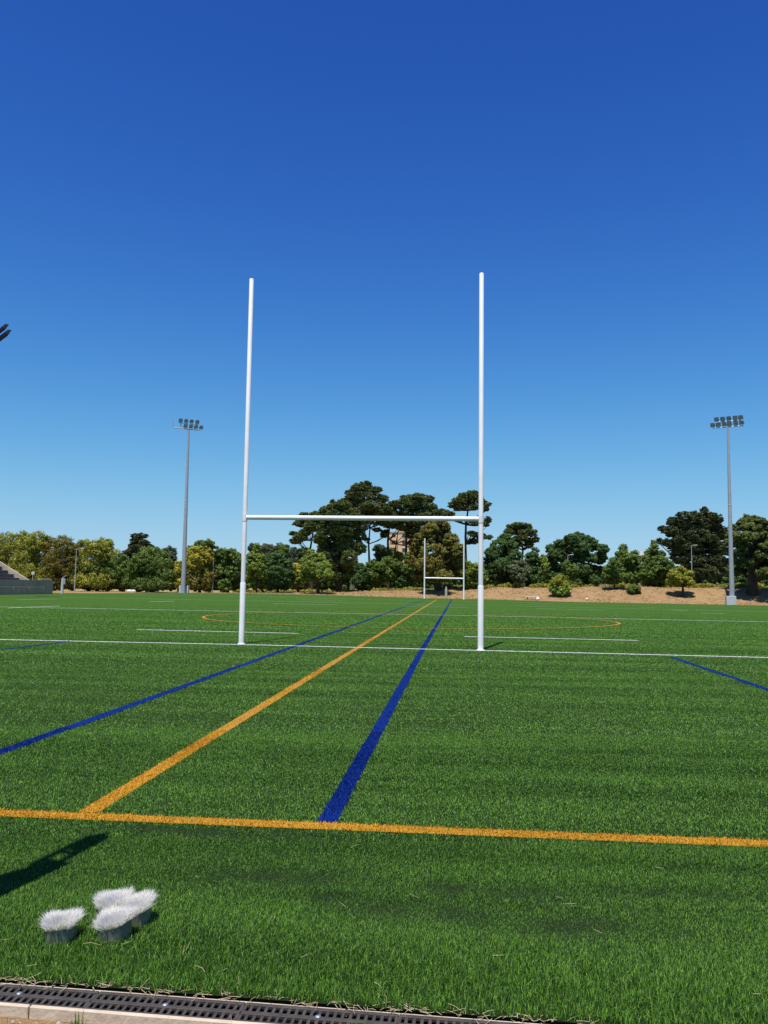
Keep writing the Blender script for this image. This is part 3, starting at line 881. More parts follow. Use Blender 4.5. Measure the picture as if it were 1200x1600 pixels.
LM = {
    'yg': leafmat('yellow_green_leaf', (0.065, 0.085, 0.012), (0.4, 0.41, 0.055)),
    'olive': leafmat('olive_brown_leaf', (0.07, 0.07, 0.014), (0.27, 0.235, 0.05)),
    'green': leafmat('mid_green_leaf', (0.04, 0.066, 0.015), (0.18, 0.26, 0.05)),
    'deep': leafmat('deep_green_leaf', (0.022, 0.046, 0.014), (0.11, 0.19, 0.05)),
    'gold': leafmat('golden_leaf', (0.14, 0.125, 0.014), (0.6, 0.53, 0.065)),
    'blue': leafmat('blue_green_leaf', (0.03, 0.052, 0.026), (0.11, 0.15, 0.07)),
    'pine': leafmat('pine_needle', (0.042, 0.062, 0.018), (0.25, 0.28, 0.085), .10),
    'pined': leafmat('dark_pine_needle', (.030, .044, .018), (.18, .205, .08), .10),
    'cyp': leafmat('cypress_spray', (.030, .044, .010), (.150, .180, .040), .10),
    'bush': leafmat('yellow_bush_leaf', (0.1, 0.11, 0.014), (0.36, 0.35, 0.045)),
    'grey': leafmat('grey_green_leaf', (0.055, 0.072, 0.034), (0.18, 0.2, 0.1)),
    'bright': leafmat('fresh_green_leaf', (0.065, 0.1, 0.015), (0.28, 0.36, 0.055)),
    'pale': leafmat('dry_pale_leaf', (.22, .18, .08), (.46, .40, .24)),
}


def foliage(blobs, style, dens, ls):
    """blobs: (centre, (rx,ry,rz)) in metres. Leaf clumps spread through and over each lobe."""
    Vs, T = [], []
    for (c, rr) in blobs:
        rr = np.array(rr); mean = float(np.mean(rr))
        rho = np.clip(.30*mean, .35, .85) if style != 'needle' else np.clip(.25*mean, .30, .62)
        area = 4*math.pi*mean**2
        nc = max(6, int(dens*(2.1 if style == 'needle' else 1.9)*area/(rho*rho*math.pi)))
        dr_ = RNG.normal(size=(nc, 3)); dr_ /= np.linalg.norm(dr_, axis=1)[:, None]
        rad = .45+.58*RNG.random(nc)**.55
        cc = c+dr_*rr*rad[:, None]
        ct = np.clip(.15+.7*RNG.random(nc)+.12*dr_[:, 2], 0, 1)  # random tint, rising towards the top of each lobe
        m_ = 48 if style != 'needle' else 46
        n = nc*m_
        q = RNG.normal(size=(n, 3)); q /= np.linalg.norm(q, axis=1)[:, None]
        q[:, 2] *= .75 if style == 'leaf' else .55
        cr = rho*(.7+.6*RNG.random(nc)); cr = np.repeat(cr, m_)
        ctr = np.repeat(cc, m_, axis=0)
        t = np.clip(np.repeat(ct, m_)+RNG.normal(0, .16, n), 0, 1)
        if style == 'needle':
            d = q.copy(); d[:, 2] = np.abs(d[:, 2])*1.5+.12; d /= np.linalg.norm(d, axis=1)[:, None]
            root = ctr+q*(cr*.45*RNG.random(n))[:, None]
            L_ = cr*(.55+.5*RNG.random(n))
            sd = np.cross(d, RNG.normal(size=(n, 3))); sd /= np.linalg.norm(sd, axis=1)[:, None]
            wv = sd*(.050+.036*RNG.random(n))[:, None]*(ls/.24)
            V = np.stack([root-wv*.6, root+d*(L_*.6)[:, None]-wv, root+d*L_[:, None], root+d*(L_*.6)[:, None]+wv], 1)
        else:
            pos = ctr+q*(cr*(.45+.6*RNG.random(n)))[:, None]
            nrm = q*1.25+RNG.normal(0, .30, (n, 3)); nrm[:, 2] += .28 if style == 'leaf' else .5
            nrm /= np.linalg.norm(nrm, axis=1)[:, None]
            a = np.cross(nrm, RNG.normal(size=(n, 3))); a /= np.linalg.norm(a, axis=1)[:, None]
            b = np.cross(nrm, a)
            s1 = (ls*(.55+.7*RNG.random(n)))[:, None]; s2 = s1*(.55 if style == 'leaf' else .45)
            V = np.stack([pos-a*s1*.6, pos-b*s2*.6+a*s1*.05, pos+a*s1*.6, pos+b*s2*.6+a*s1*.05], 1)
        Vs.append(V.reshape(-1, 3)); T.append(np.repeat(t, 4))
    V = np.concatenate(Vs); i = np.arange(len(V)//4)*4
    return V, [np.stack([i, i+1, i+2, i+3], 1)], np.concatenate(T)


def tree(name, lab, cat, Y, base, blobs, leaf, style='leaf', trunk=None, tr=.22, dens=1.0, ls=.24, bark=None, group=None, branches=True, more=(), skirt=False, deep=.8):
    """base: pixel of the foot; blobs: lobes measured off the photo (centre, radii in its pixels) and set at depth Y"""
    bark = bark or M_bark
    b = at(base[0], base[1], Y); b[2] = gz(b[0], Y)-.05
    sc_ = np.linalg.norm(b-CAM)/F
    root = thing(name, lab, cat, b, 0, group)
    W = []
    blobs = list(blobs)
    if skirt:
        xs_ = [q[0] for q in blobs]; x0_, x1_ = min(xs_), max(xs_)
        nq = max(1, int((x1_-x0_)/14)+1)
        for q in range(nq): blobs.append((x0_+(q+.5)*(x1_-x0_)/nq, base[1]-9-3*(q % 2), max(8, (x1_-x0_)*.5/nq+4), 9))
    if style == 'needle':
        extra = []
        for q in blobs:
            for _ in range(2):
                a_ = random.uniform(0, 6.28); k_ = random.uniform(.75, 1.1)
                extra.append((q[0]+math.cos(a_)*q[2]*k_, q[1]+abs(math.sin(a_))*q[3]*k_*.9-q[3]*.15, q[2]*random.uniform(.28, .5), q[3]*random.uniform(.4, .7)))
        blobs = [(q[0], q[1]+q[3]*.10, q[2]*.96, q[3]*1.06) for q in blobs]+extra
    mx_ = (min(q[0]-q[2]*.6 for q in blobs)+max(q[0]+q[2]*.6 for q in blobs))/2
    hw_ = (max(q[0]+q[2]*.6 for q in blobs)-min(q[0]-q[2]*.6 for q in blobs))/2
    for k, bl in enumerate(blobs):
        px, py, rx, ry = bl[:4]
        ry_ = rx*sc_*.9
        dy = (-1)**k*random.uniform(.15, .8)*deep*sc_*math.sqrt(max(0, hw_**2-(px-mx_)**2))
        c = at(px, py, Y+dy)
        W.append((c-b, (rx*sc_, max(.5, ry_), ry*sc_)))
    V, fs, t = foliage(W, style, dens, ls)
    mesh_np('crown', V, fs, LM[leaf], root, tint=t)
    for (lf2, bl2, st2) in more:
        W2 = [(at(q[0], q[1], Y-.6*q[2]*sc_)-b, (q[2]*sc_, q[2]*sc_*.6, q[3]*sc_)) for q in bl2]
        V, fs, t = foliage(W2, st2, dens, ls); mesh_np('crown', V, fs, LM[lf2], root, tint=t)
    pts = [base]+(list(trunk) if trunk else [])
    if not trunk:
        hi = max(W, key=lambda q: q[0][2])[0]; cx = np.mean([q[0][0] for q in W])
        P = [np.array([0, 0, -.1]), np.array([cx*.2, 0, hi[2]*.3]), np.array([cx*.6, .1, hi[2]*.6]), np.array([(cx+hi[0])/2, 0, hi[2]*.9])]
    else:
        P = [np.array([0, 0, -.1])]+[at(q[0], q[1], Y)-b for q in trunk]
    n = len(P); R = [tr*(1.25 if i == 0 else 1-.72*i/(n-1)) for i in range(n)]
    mb = MB(); mb.tube(P, R, 9)
    if branches:
        top = P[-1]
        for (c, rr) in W:
            if c[2] > 1.2:
                zz = max(.4, c[2]-abs(c[0])*.5-rr[2]*.5)
                k = min(range(1, n), key=lambda i: abs(P[i][2]-zz)); s_ = P[k]
                mid = (s_+c)/2+np.array([0, 0, -.15*np.linalg.norm(c-s_)*.3])
                mb.tube([s_, mid, c], [R[k]*.55+.02, R[k]*.35+.02, .03], 6, cap=False)
    mb.build('trunk', bark, root, True)
    return root


GB = 'broadleaf trees behind the pitch'; GP = 'pines behind the pitch'; GC = 'conifers on the bank'; GS = 'bushes on the bank'
GA = tree
# --- left wood
tree('broadleaf_tree', 'yellow green tree partly cut by the left border above the stand', 'tree', 122, (-8, 922), [(-18, 862, 30, 28), (12, 852, 20, 20), (10, 872, 26, 22), (-10, 890, 30, 22), (24, 888, 18, 18), (4, 908, 34, 14)], 'yg', group=GB, skirt=True, tr=.3)
tree('broadleaf_tree', 'tall yellow green tree above the end wall of the stand', 'tree', 119, (50, 922), [(38, 848, 14, 16), (60, 846, 16, 15), (50, 862, 28, 18), (38, 880, 20, 18), (64, 878, 18, 20), (52, 900, 30, 16)], 'yg', group=GB, skirt=True, tr=.3)
tree('broadleaf_tree', 'rust tinged brownish green tree right of the stand', 'tree', 118, (95, 922), [(82, 856, 14, 14), (100, 856, 18, 16), (116, 866, 12, 14), (96, 872, 24, 16), (84, 888, 16, 16), (110, 886, 16, 16), (98, 904, 26, 14)], 'olive', group=GB, skirt=True, tr=.3)
tree('broadleaf_tree', 'wide leafy green tree with lit yellow green top, left of the dark ragged pine', 'tree', 119, (152, 922), [(132, 858, 14, 14), (152, 858, 16, 14), (164, 852, 13, 11), (148, 872, 24, 16), (172, 872, 18, 18), (140, 890, 18, 16), (164, 892, 22, 16), (150, 908, 34, 12)], 'yg', group=GB, skirt=True, tr=.3, more=[('green', [(150, 894, 24, 16), (172, 884, 14, 14)], 'leaf')])
tree('broadleaf_tree', 'small green tree between the wide leafy tree and the rounded dark tree', 'tree', 117, (193, 922), [(188, 880, 13, 14), (198, 892, 14, 14), (186, 902, 16, 14), (202, 908, 14, 10)], 'green', group=GB, skirt=True)
tree('pine_tree', 'dark blue green pine with a ragged pointed top rising behind the left trees', 'tree', 138, (216, 918), [(212, 838, 7, 5), (222, 838, 6, 4), (215, 846, 11, 5), (226, 848, 7, 4), (210, 855, 11, 5), (222, 856, 12, 6), (234, 856, 6, 5), (206, 864, 10, 6), (220, 866, 18, 7), (216, 878, 22, 9)], 'pined', 'needle', trunk=[(216, 890), (216, 860), (215, 840)], group=GP)
tree('broadleaf_tree', 'broad rounded dark green tree reaching to the ground left of the corner mast', 'tree', 112, (238, 924), [(234, 862, 17, 7), (222, 872, 15, 9), (246, 870, 18, 10), (236, 882, 26, 12), (256, 884, 14, 12), (214, 888, 14, 12), (234, 896, 28, 12), (258, 900, 16, 12), (212, 904, 14, 11), (238, 912, 30, 10)], 'green', group=GB, skirt=True, tr=.3, ls=.26)
tree('cypress_tree', 'bluish cypress with several tips behind the rounded tree', 'tree', 128, (267, 920), [(258, 864, 5, 7), (264, 862, 5, 8), (271, 866, 5, 9), (264, 876, 11, 12), (268, 892, 11, 14), (268, 908, 10, 10)], 'blue', group=GC, skirt=True)
tree('broadleaf_tree', 'small yellow tree half hidden by the left corner mast', 'tree', 124, (279, 920), [(279, 882, 6, 6), (278, 892, 7, 8), (279, 905, 7, 9)], 'gold', group=GB, skirt=True)
tree('broadleaf_tree', 'golden yellow tree just right of the left corner mast', 'tree', 112, (312, 924), [(306, 862, 12, 7), (320, 862, 12, 7), (300, 872, 12, 9), (314, 872, 16, 10), (328, 874, 9, 10), (306, 884, 16, 9), (324, 886, 13, 9)], 'gold', group=GB, skirt=True, more=[('olive', [(302, 897, 14, 10), (320, 898, 16, 10), (312, 910, 20, 9)], 'leaf')], trunk=[(312, 900), (313, 880)])
tree('broadleaf_tree', 'mid green tree looking over the top of the golden tree', 'tree', 128, (322, 918), [(312, 850, 7, 6), (325, 850, 9, 7), (298, 860, 9, 7), (334, 860, 8, 8), (338, 872, 8, 10), (318, 862, 16, 10), (320, 885, 20, 16)], 'green', group=GB, skirt=True)
tree('broadleaf_tree', 'bushy green tree left of the near goalpost', 'tree', 113, (356, 924), [(346, 866, 9, 9), (362, 866, 10, 8), (354, 878, 16, 10), (370, 876, 9, 12), (346, 892, 13, 12), (366, 894, 14, 12), (354, 910, 20, 10)], 'green', group=GB, skirt=True, ls=.26)
for (xa, lab, lf) in ((398, 'hazy green poplar top close to the near left goalpost', 'blue'), (418, 'pale green poplar top behind the young slender tree', 'grey'), (440, 'green poplar top in the middle of the low row under the crossbar', 'green'), (462, 'green poplar top left of the leaning pine', 'blue'), (478, 'low green poplar top under the leaning pine', 'green')):
    tree('poplar_tree', lab, 'tree', 146, (xa, 918), [(xa-3, 856 if xa < 450 else 862, 7, 7), (xa+5, 858 if xa < 450 else 864, 7, 7), (xa, 868, 12, 10), (xa, 884, 13, 14), (xa, 902, 13, 12)], lf, group=GB)
tree('young_tree', 'slender yellow green young tree with a thin straight stem near the left goalpost', 'tree', 110, (401, 924), [(402, 858, 5, 8), (396, 872, 9, 9), (407, 874, 9, 9), (400, 886, 12, 8), (394, 897, 8, 7), (409, 898, 9, 7)], 'bright', group=GB, trunk=[(401, 905), (402, 885), (402, 865)], tr=.13)
tree('bush', 'low grey green bush at the foot of the slender young tree', 'bush', 111, (412, 922), [(412, 912, 12, 8), (398, 914, 8, 6), (388, 908, 8, 10)], 'bright', group=GS)
tree('broadleaf_tree', 'dark green layered round tree right of the slender young tree', 'tree', 112, (434, 922), [(430, 870, 14, 7), (420, 880, 14, 8), (440, 880, 16, 8), (430, 892, 24, 9), (448, 896, 13, 9), (436, 906, 22, 8), (424, 912, 12, 7)], 'deep', 'spray', group=GB, skirt=True, ls=.28)
tree('bush', 'yellow flowering shrub between the layered tree and the bushy young tree', 'bush', 113, (466, 922), [(464, 887, 7, 6), (470, 896, 8, 7), (465, 908, 8, 10)], 'gold', group=GS, more=[('bright', [(466, 906, 9, 10)], 'leaf')])
tree('young_tree', 'bushy light green young tree standing in front of the broad dense pine', 'tree', 109.5, (497, 925), [(487, 866, 7, 7), (480, 876, 10, 9), (496, 874, 12, 10), (488, 888, 18, 10), (506, 886, 11, 9), (498, 898, 20, 9), (480, 899, 10, 8), (514, 896, 8, 7)], 'bright', group=GB, trunk=[(497, 908), (495, 890), (490, 872)], tr=.25)
# --- tall pines in the middle
tree('pine_tree', 'thin leaning pine with bare trunk at the left end of the tall pines', 'tree', 136, (487, 922), [(478, 806, 12, 5), (494, 808, 15, 8), (474, 818, 14, 6), (490, 822, 16, 8), (458, 834, 7, 3), (468, 840, 12, 6), (462, 846, 10, 4), (476, 832, 10, 6)], 'pine', 'needle', trunk=[(486, 880), (484, 862), (487, 845), (490, 825), (488, 812)], tr=.28, group=GP)
tree('pine_tree', 'tallest pine, its round dark crown above the crossbar', 'tree', 130, (550, 924), [(572, 756, 7, 4), (560, 762, 13, 6), (577, 766, 11, 7), (588, 765, 6, 5), (552, 772, 13, 7), (568, 776, 14, 8), (588, 777, 10, 6), (600, 779, 6, 5), (540, 783, 9, 5), (520, 785, 4, 4), (556, 787, 16, 8), (576, 790, 15, 7), (594, 790, 12, 6), (545, 792, 14, 8), (575, 798, 18, 7), (600, 797, 12, 6)], 'pine', 'needle', trunk=[(553, 895), (557, 865), (559, 830), (565, 795), (571, 768)], tr=.42, group=GP, bark=M_barkpale)
tree('pine_tree', 'broad dense pine with heavy hanging crown just left of the tallest pine', 'tree', 117, (530, 925), [(515, 795, 12, 7), (532, 790, 14, 8), (506, 806, 13, 9), (526, 808, 18, 11), (546, 802, 16, 10), (558, 812, 14, 10), (510, 824, 15, 11), (532, 828, 20, 13), (552, 830, 14, 13), (500, 840, 10, 10), (516, 846, 18, 12), (540, 850, 18, 13), (526, 866, 20, 12), (546, 872, 13, 12), (530, 886, 16, 12), (518, 880, 12, 10), (560, 836, 12, 9), (560, 856, 12, 10), (504, 860, 10, 9), (522, 900, 12, 8), (542, 896, 12, 9)], 'pine', 'needle', trunk=[(530, 900), (530, 870), (530, 820)], tr=.45, group=GP)
tree('pine_tree', 'twin stemmed pine whose two bare trunks stand against the sky right of the tallest pine', 'tree', 133, (578, 924), [(582, 804, 14, 5), (598, 800, 13, 6), (574, 814, 12, 5), (590, 815, 14, 5), (603, 812, 9, 5), (568, 826, 7, 4), (588, 828, 7, 3), (600, 838, 5, 3), (572, 842, 5, 3)], 'pine', 'needle', trunk=[(577, 880), (576, 850), (578, 825), (580, 806)], tr=.25, group=GP, dens=.8)
o = bpy.context.scene.objects[-1]
tree('pine_tree', 'flat topped pine with a bare dark trunk left of the ochre tower', 'tree', 131, (607, 924), [(604, 793, 11, 5), (618, 788, 13, 6), (632, 783, 9, 5), (606, 803, 14, 6), (624, 800, 16, 7), (614, 812, 16, 6), (632, 812, 10, 6), (600, 816, 11, 6), (622, 822, 10, 5)], 'pine', 'needle', trunk=[(607, 880), (606, 845), (609, 820), (616, 797)], tr=.3, group=GP, dens=.9)
tree('pine_tree', 'dark umbrella pine in front of the right side of the ochre tower', 'tree', 134, (634, 924), [(640, 778, 10, 5), (654, 776, 12, 5), (668, 780, 11, 6), (646, 788, 14, 7), (662, 791, 14, 6), (676, 794, 8, 7), (644, 801, 13, 7), (660, 804, 13, 6), (676, 806, 10, 6), (648, 816, 15, 6), (636, 826, 8, 5), (664, 816, 14, 7), (650, 828, 12, 6), (682, 812, 9, 6)], 'pine', 'needle', trunk=[(633, 890), (635, 850), (634, 825), (642, 800)], tr=.33, group=GP, dens=.9)
tree('pine_tree', 'slim pine with slanting trunk showing before the ochre tower', 'tree', 136, (617, 922), [(622, 818, 9, 5), (612, 822, 8, 4), (630, 826, 7, 4), (603, 832, 6, 5), (641, 836, 8, 6), (645, 850, 7, 7)], 'pine', 'needle', trunk=[(613, 890), (619, 850), (623, 822)], tr=.22, group=GP)
tree('pine_tree', 'open topped pine at the right end of the tall pines, behind the near right goalpost', 'tree', 128, (729, 924), [(738, 771, 10, 4), (726, 776, 10, 5), (746, 776, 9, 5), (716, 782, 8, 5), (733, 784, 14, 6), (752, 784, 8, 5), (760, 788, 5, 5), (706, 789, 7, 4), (718, 793, 11, 5), (740, 793, 12, 4), (756, 796, 6, 4), (762, 812, 5, 5), (758, 820, 6, 4), (744, 818, 10, 4), (732, 812, 8, 3), (738, 834, 8, 4), (752, 838, 9, 3), (764, 840, 5, 3), (742, 846, 8, 4), (700, 804, 9, 5), (690, 800, 9, 5)], 'pine', 'needle', trunk=[(728, 885), (727, 850), (728, 820), (731, 798), (736, 778)], tr=.32, group=GP, dens=.85)
tree('broadleaf_tree', 'big olive brown leafy tree behind the far rugby goal', 'tree', 112.5, (684, 922), [(684, 818, 16, 7), (672, 828, 14, 9), (694, 828, 12, 9), (664, 842, 16, 10), (684, 842, 18, 11), (704, 844, 12, 10), (654, 858, 15, 11), (676, 862, 20, 12), (700, 862, 18, 12), (716, 860, 10, 11), (650, 876, 14, 12), (672, 882, 20, 12), (698, 882, 20, 12), (718, 878, 10, 12), (660, 898, 16, 10), (686, 900, 20, 10), (708, 898, 14, 10)], 'olive', group=GB, tr=.5, ls=.26, deep=1.0)
tree('bush', 'light green tall bush between the far goal and the near right goalpost', 'bush', 114, (738, 922), [(732, 886, 9, 9), (744, 890, 12, 10), (734, 900, 13, 9), (752, 900, 10, 10), (742, 911, 16, 8)], 'bright', group=GS)
for q in ((566, 898, 'dark low tree under the twin stemmed pine', 'deep'), (588, 892, 'small green tree left of the flat topped pine trunk', 'green'), (610, 888, 'green understorey tree below the ochre tower', 'green'), (632, 897, 'dark green understorey tree left of the far goal', 'deep'), (646, 880, 'olive green bushy tree against the right edge of the ochre tower', 'green'), (616, 876, 'fresh green tree top at the foot of the ochre tower', 'bright'), (598, 868, 'bluish round tree top far behind between the bare pine trunks', 'blue')):
    x_, y_, lab, lf = q
    tree('broadleaf_tree', lab, 'tree', 139 if y_ < 880 else 122+x_ % 7*.7, (x_, 921), [(x_-6, y_-10, 9, 8), (x_+6, y_-6, 9, 8), (x_, y_, 13, 10), (x_-5, y_+10, 12, 9), (x_+7, y_+12, 11, 9)], lf, group=GB)
# --- right hand trees
tree('broadleaf_tree', 'large fresh green tree right behind the near right goalpost', 'tree', 120, (785, 920), [(790, 842, 11, 8), (780, 852, 13, 9), (798, 854, 11, 9), (772, 864, 13, 10), (790, 866, 16, 11), (806, 868, 10, 9), (766, 880, 12, 11), (784, 884, 18, 12), (802, 886, 14, 12), (770, 898, 14, 11), (792, 902, 18, 10)], 'deep', group=GB, tr=.35, ls=.26)
tree('pine_tree', 'round headed pine above the large fresh green tree', 'tree', 132, (815, 918), [(800, 824, 9, 5), (812, 820, 11, 4), (822, 824, 10, 5), (796, 831, 8, 5), (810, 831, 12, 5), (826, 833, 10, 6), (835, 833, 5, 5), (814, 841, 11, 5), (829, 845, 10, 5), (838, 843, 4, 4), (826, 852, 8, 4), (806, 850, 10, 5)], 'pine', 'needle', trunk=[(815, 885), (817, 860), (815, 838)], tr=.3, group=GP)
tree('broadleaf_tree', 'dark reddish green pointed tree left of the broad green tree', 'tree', 121, (834, 920), [(836, 862, 5, 7), (830, 872, 10, 8), (838, 880, 10, 9), (828, 888, 12, 9), (841, 896, 10, 9), (832, 906, 14, 8)], 'deep', group=GB)
tree('broadleaf_tree', 'grey green airy small tree before the large fresh green tree', 'tree', 117.5, (812, 920), [(812, 882, 10, 7), (804, 890, 9, 7), (820, 892, 10, 8), (811, 902, 12, 8)], 'grey', group=GB, tr=.14)
tree('broadleaf_tree', 'broad billowing green tree in the middle of the right side', 'tree', 123, (900, 918), [(904, 838, 10, 6), (893, 843, 11, 8), (916, 844, 12, 7), (876, 850, 10, 7), (884, 856, 13, 9), (906, 856, 16, 9), (926, 852, 11, 8), (942, 858, 8, 8), (862, 858, 8, 7), (868, 868, 13, 9), (890, 872, 18, 10), (914, 872, 16, 10), (936, 872, 12, 9), (860, 884, 11, 10), (880, 888, 16, 10), (904, 890, 18, 10), (928, 892, 16, 9), (868, 902, 14, 9), (894, 906, 18, 8), (920, 906, 16, 8)], 'deep', group=GB, tr=.45, ls=.28)
tree('broadleaf_tree', 'slim light green tree in the gap left of the broad billowing tree', 'tree', 119, (851, 920), [(850, 874, 6, 7), (853, 886, 7, 8), (849, 898, 6, 8)], 'bright', group=GB, tr=.12)
tree('broadleaf_tree', 'small soft green tree behind the slim lamp and round bush', 'tree', 118, (893, 919), [(886, 884, 7, 8), (896, 892, 9, 8), (890, 902, 11, 8), (900, 908, 9, 7)], 'green', group=GB, tr=.14)
tree('bush', 'big round yellow green bush sitting on the slope of the bank', 'bush', 109.0, (875, 931), [(876, 904, 9, 5), (869, 910, 9, 6), (882, 911, 9, 6)], 'bush', group=GS, more=[('bright', [(868, 919, 9, 7), (882, 920, 10, 7), (875, 924, 12, 6)], 'leaf')], tr=.12, dens=1.3)
tree('broadleaf_tree', 'green tree with twin tips behind the little round topped conifer', 'tree', 122, (980, 918), [(974, 857, 5, 6), (990, 866, 5, 6), (972, 867, 9, 7), (984, 874, 13, 8), (968, 880, 10, 9), (990, 884, 11, 9), (978, 893, 16, 9), (990, 902, 12, 9), (970, 906, 14, 8)], 'green', group=GB, ls=.26)
tree('conifer_tree', 'little round topped conifer on a thin trunk at the brow of the bank', 'tree', 112.5, (960, 923), [(959, 874, 5, 5), (956, 881, 8, 6), (964, 883, 8, 5), (952, 890, 10, 6), (966, 891, 10, 6), (948, 899, 9, 6), (960, 900, 14, 6), (972, 901, 8, 5), (956, 908, 12, 4)], 'green', 'spray', group=GC, trunk=[(960, 910), (960, 890), (959, 876)], tr=.14)
tree('conifer_tree', 'pointed green conifer with bushy skirts left of the dark pine', 'tree', 117, (1017, 920), [(1021, 847, 3, 5), (1022, 856, 7, 6), (1018, 864, 9, 6), (1029, 866, 9, 6), (1014, 874, 11, 7), (1030, 876, 14, 8), (1012, 885, 11, 7), (1028, 888, 18, 8), (1044, 884, 9, 7), (1012, 897, 13, 7), (1032, 899, 18, 7), (1046, 896, 9, 7), (1022, 908, 20, 6)], 'green', 'spray', group=GC, tr=.35, trunk=[(1017, 905), (1019, 880), (1021, 855)])
tree('bush', 'small dark scrubby bush on the bank between two conifers', 'bush', 110.5, (991, 926), [(990, 918, 6, 4), (985, 922, 5, 4), (996, 922, 5, 4)], 'green', group=GS, tr=.06)
tree('bush', 'yellow green bush tree on a crooked little trunk on the bank', 'bush', 109.5, (1067, 929), [(1064, 891, 9, 5), (1054, 898, 9, 6), (1072, 898, 10, 6), (1062, 904, 12, 6), (1050, 908, 8, 5), (1076, 908, 8, 6), (1064, 912, 10, 4)], 'bush', group=GS, trunk=[(1067, 918), (1065, 905)], tr=.22, dens=1.1)
tree('pine_tree', 'massive dark spreading pine left of the right corner mast', 'tree', 126, (1092, 920), [(1101, 797, 5, 5), (1098, 806, 10, 6), (1070, 804, 6, 5), (1062, 806, 5, 5), (1084, 806, 9, 7), (1112, 808, 9, 7), (1124, 810, 5, 5), (1052, 815, 9, 7), (1070, 818, 14, 9), (1092, 818, 16, 10), (1114, 820, 13, 9), (1034, 826, 4, 4), (1038, 830, 6, 3), (1048, 830, 10, 8), (1066, 836, 16, 11), (1090, 838, 18, 12), (1112, 838, 15, 11), (1128, 832, 8, 11), (1032, 846, 5, 4), (1042, 848, 7, 5), (1056, 852, 13, 10), (1078, 856, 18, 11), (1102, 858, 18, 11), (1122, 856, 12, 12), (1062, 870, 14, 10), (1084, 876, 18, 11), (1108, 878, 16, 11), (1124, 876, 10, 10), (1072, 892, 16, 9), (1098, 894, 20, 9), (1120, 893, 12, 9)], 'pined', 'needle', trunk=[(1092, 900), (1092, 860), (1096, 820)], tr=.6, group=GP)
tree('cypress_tree', 'wide layered cypress with a thick trunk at the right border', 'tree', 110.5, (1176, 922), [(1168, 808, 6, 4), (1178, 812, 9, 5), (1160, 815, 7, 4), (1190, 816, 10, 6), (1152, 824, 10, 5), (1172, 824, 14, 6), (1196, 826, 14, 6), (1214, 826, 12, 7), (1146, 836, 10, 5), (1164, 838, 15, 6), (1188, 838, 16, 6), (1210, 840, 15, 8), (1140, 848, 8, 5), (1156, 850, 15, 6), (1180, 852, 18, 7), (1206, 854, 18, 8), (1136, 862, 8, 5), (1152, 864, 13, 6), (1174, 866, 18, 7), (1200, 868, 20, 8), (1144, 877, 10, 5), (1164, 879, 14, 6), (1190, 881, 18, 7), (1212, 884, 16, 9), (1156, 891, 9, 5), (1198, 895, 14, 6), (1216, 900, 12, 8)], 'cyp', 'spray', trunk=[(1176, 905), (1174, 885), (1172, 850), (1172, 825)], tr=.75, group=GC, ls=.29, deep=1.15)

# wood closing the view far behind, seen only as one dark mass between the trunks
bl = []
for px in range(-160, 1420, 14):
    y = 899 if 560 < px < 1200 else 896
    for (dy, rx) in ((0, 16), (9, 16), (18, 16)):
        c = at(px+random.uniform(-5, 5), y-6*random.random()+dy, 158+random.uniform(-3, 3)); s_ = 178/F
        bl.append((c, (rx*s_, 1.4, 11*s_)))
V, fs, t = foliage(bl, 'leaf', .7, .42)
tag(mesh_np('woods', V, fs, LM['deep'], tint=t), 'dark undergrowth of the wood behind the tree trunks', 'wood', kind='stuff')
# low verge plants along the brow of the bank
bl = []
for px in range(372, 1210, 7):
    if random.random() < (.55 if px < 760 else .38): continue
    Yp = 116+random.random()*5
    c = at(px, 914, Yp); g_ = gz(c[0], Yp); s_ = random.uniform(.35, .8)*(1 if px > 760 else .6)
    bl.append((np.array([c[0], Yp, g_+s_*.35]), (.9, .7, s_*.6)))
V, fs, t = foliage(bl, 'leaf', .8, .20)
tag(mesh_np('undergrowth', V, fs, LM['bush'], tint=t), 'low yellow green weeds along the top of the bank', 'weeds', kind='stuff')
V, fs, t = [], [], []
for _ in range(4200):
    X_ = RNG.uniform(-32, 62); Y_ = RNG.uniform(EDGE+.8, 117)
    if RNG.random() > .25+.9*vnoise(X_*.25, Y_*.5, 31): continue
    z_ = float(terr_z(np.array(X_), np.array(Y_)))
    for _k in range(9):
        a_ = RNG.uniform(0, 6.28); l_ = RNG.uniform(.10, .30); q = np.array([X_+RNG.normal(0, .16), Y_+RNG.normal(0, .16), z_-.02])
        d_ = np.array([math.cos(a_)*.6, math.sin(a_)*.6, .75])*l_; s_ = np.array([-math.sin(a_), math.cos(a_), 0])*.03
        i_ = len(V); V += [q-s_, q+s_, q+d_]; fs.append((i_, i_+1, i_+2)); t += [RNG.random()]*3
tag(mesh_np('dry_grass', np.array(V), [np.array(fs)], mat('bank_straw', (.26, .175, .075), .9, .1, tint=True, col2=(.44, .32, .15)), tint=t), 'sparse dry grass tufts scattered over the bare brown bank', 'dry grass', kind='stuff')
bl = []
for px in range(905, 1200, 9):
    if random.random() < .45: continue
    Yp = 120+random.random()*3
    c = at(px, 914, Yp); g_ = gz(c[0], Yp); s_ = random.uniform(.25, .5)
    bl.append((np.array([c[0], Yp, g_+s_*.4]), (.9, .6, s_)))
V, fs, t = foliage(bl, 'leaf', .7, .18)
tag(mesh_np('undergrowth', V, fs, LM['pale'], tint=t), 'pale dry grasses beside the gravel path on the bank', 'dry grass', kind='stuff')

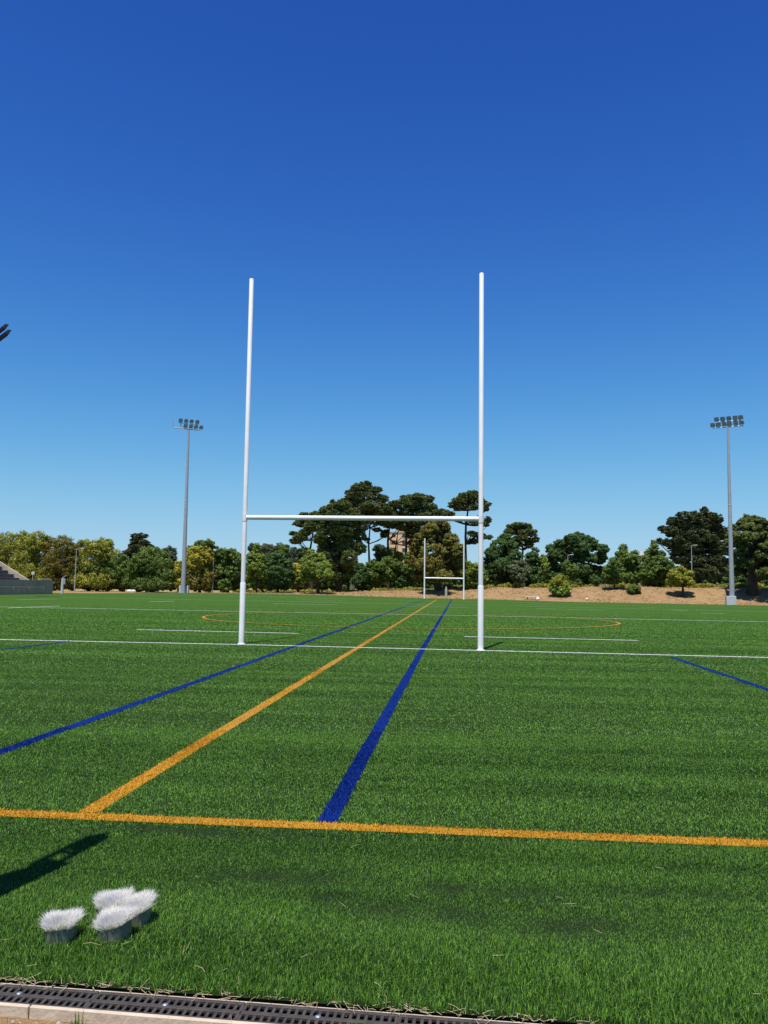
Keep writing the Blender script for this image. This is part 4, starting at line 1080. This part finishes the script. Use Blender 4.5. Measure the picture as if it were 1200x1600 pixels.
# ------------------------------------------------------------------ sky, sun, camera
w = bpy.data.worlds.new('World'); sc.world = w; w.use_nodes = True
nt = w.node_tree; N = nt.nodes; L = nt.links; bg = N['Background']
sk = N.new('ShaderNodeTexSky'); sk.sky_type = 'NISHITA'; sk.sun_disc = False
sk.sun_elevation = SEL; sk.sun_rotation = math.radians(191.5)
sk.altitude = 500; sk.air_density = 1; sk.dust_density = 0; sk.ozone_density = 10
sp = N.new('ShaderNodeSeparateColor'); cb = N.new('ShaderNodeCombineColor'); L.new(sk.outputs[0], sp.inputs[0])
for i, (a_, b_, g) in enumerate(((.61, .117, 2.2), (.62, .080, 2.2), (.868, .0882, 2.0))):      # the phone's deep, saturated rendering of a clear sky: a x^g / (1 + b x^g)
    pw = N.new('ShaderNodeMath'); pw.operation = 'POWER'; pw.inputs[1].default_value = g; L.new(sp.outputs[i], pw.inputs[0])
    up = N.new('ShaderNodeMath'); up.operation = 'MULTIPLY'; up.inputs[1].default_value = a_; L.new(pw.outputs[0], up.inputs[0])
    dn = N.new('ShaderNodeMath'); dn.operation = 'MULTIPLY_ADD'; dn.inputs[1].default_value = b_; dn.inputs[2].default_value = 1; L.new(pw.outputs[0], dn.inputs[0])
    dv = N.new('ShaderNodeMath'); dv.operation = 'DIVIDE'; L.new(up.outputs[0], dv.inputs[0]); L.new(dn.outputs[0], dv.inputs[1])
    L.new(dv.outputs[0], cb.inputs[i])
L.new(cb.outputs[0], bg.inputs[0]); bg.inputs[1].default_value = .079
sd = bpy.data.lights.new('sun', 'SUN'); sd.energy = 4.8; sd.angle = math.radians(.53); sd.color = (1.0, .95, .88)
so = bpy.data.objects.new('sun', sd); COL.objects.link(so)
dirs = Vector((SUNH[0]*math.cos(SEL), SUNH[1]*math.cos(SEL), math.sin(SEL)))
so.rotation_euler = dirs.to_track_quat('Z', 'Y').to_euler(); so.location = (0, -30, 60)
cd = bpy.data.cameras.new('camera'); co = bpy.data.objects.new('camera', cd); COL.objects.link(co)
cd.sensor_fit = 'VERTICAL'; cd.sensor_height = 36; cd.lens = 36*F/1600; cd.clip_start = .05; cd.clip_end = 6000
Mx = Matrix.Identity(4)
for r_ in range(3):
    Mx[r_][0] = CRT[r_]; Mx[r_][1] = CUP[r_]; Mx[r_][2] = -FW[r_]; Mx[r_][3] = CAM[r_]
co.matrix_world = Mx
sc.camera = co
sc.view_settings.view_transform = 'Standard'; sc.view_settings.look = 'None'; sc.view_settings.exposure = .34; sc.view_settings.gamma = 1
sc.cycles.max_bounces = 10; sc.cycles.diffuse_bounces = 6; sc.cycles.transparent_max_bounces = 4
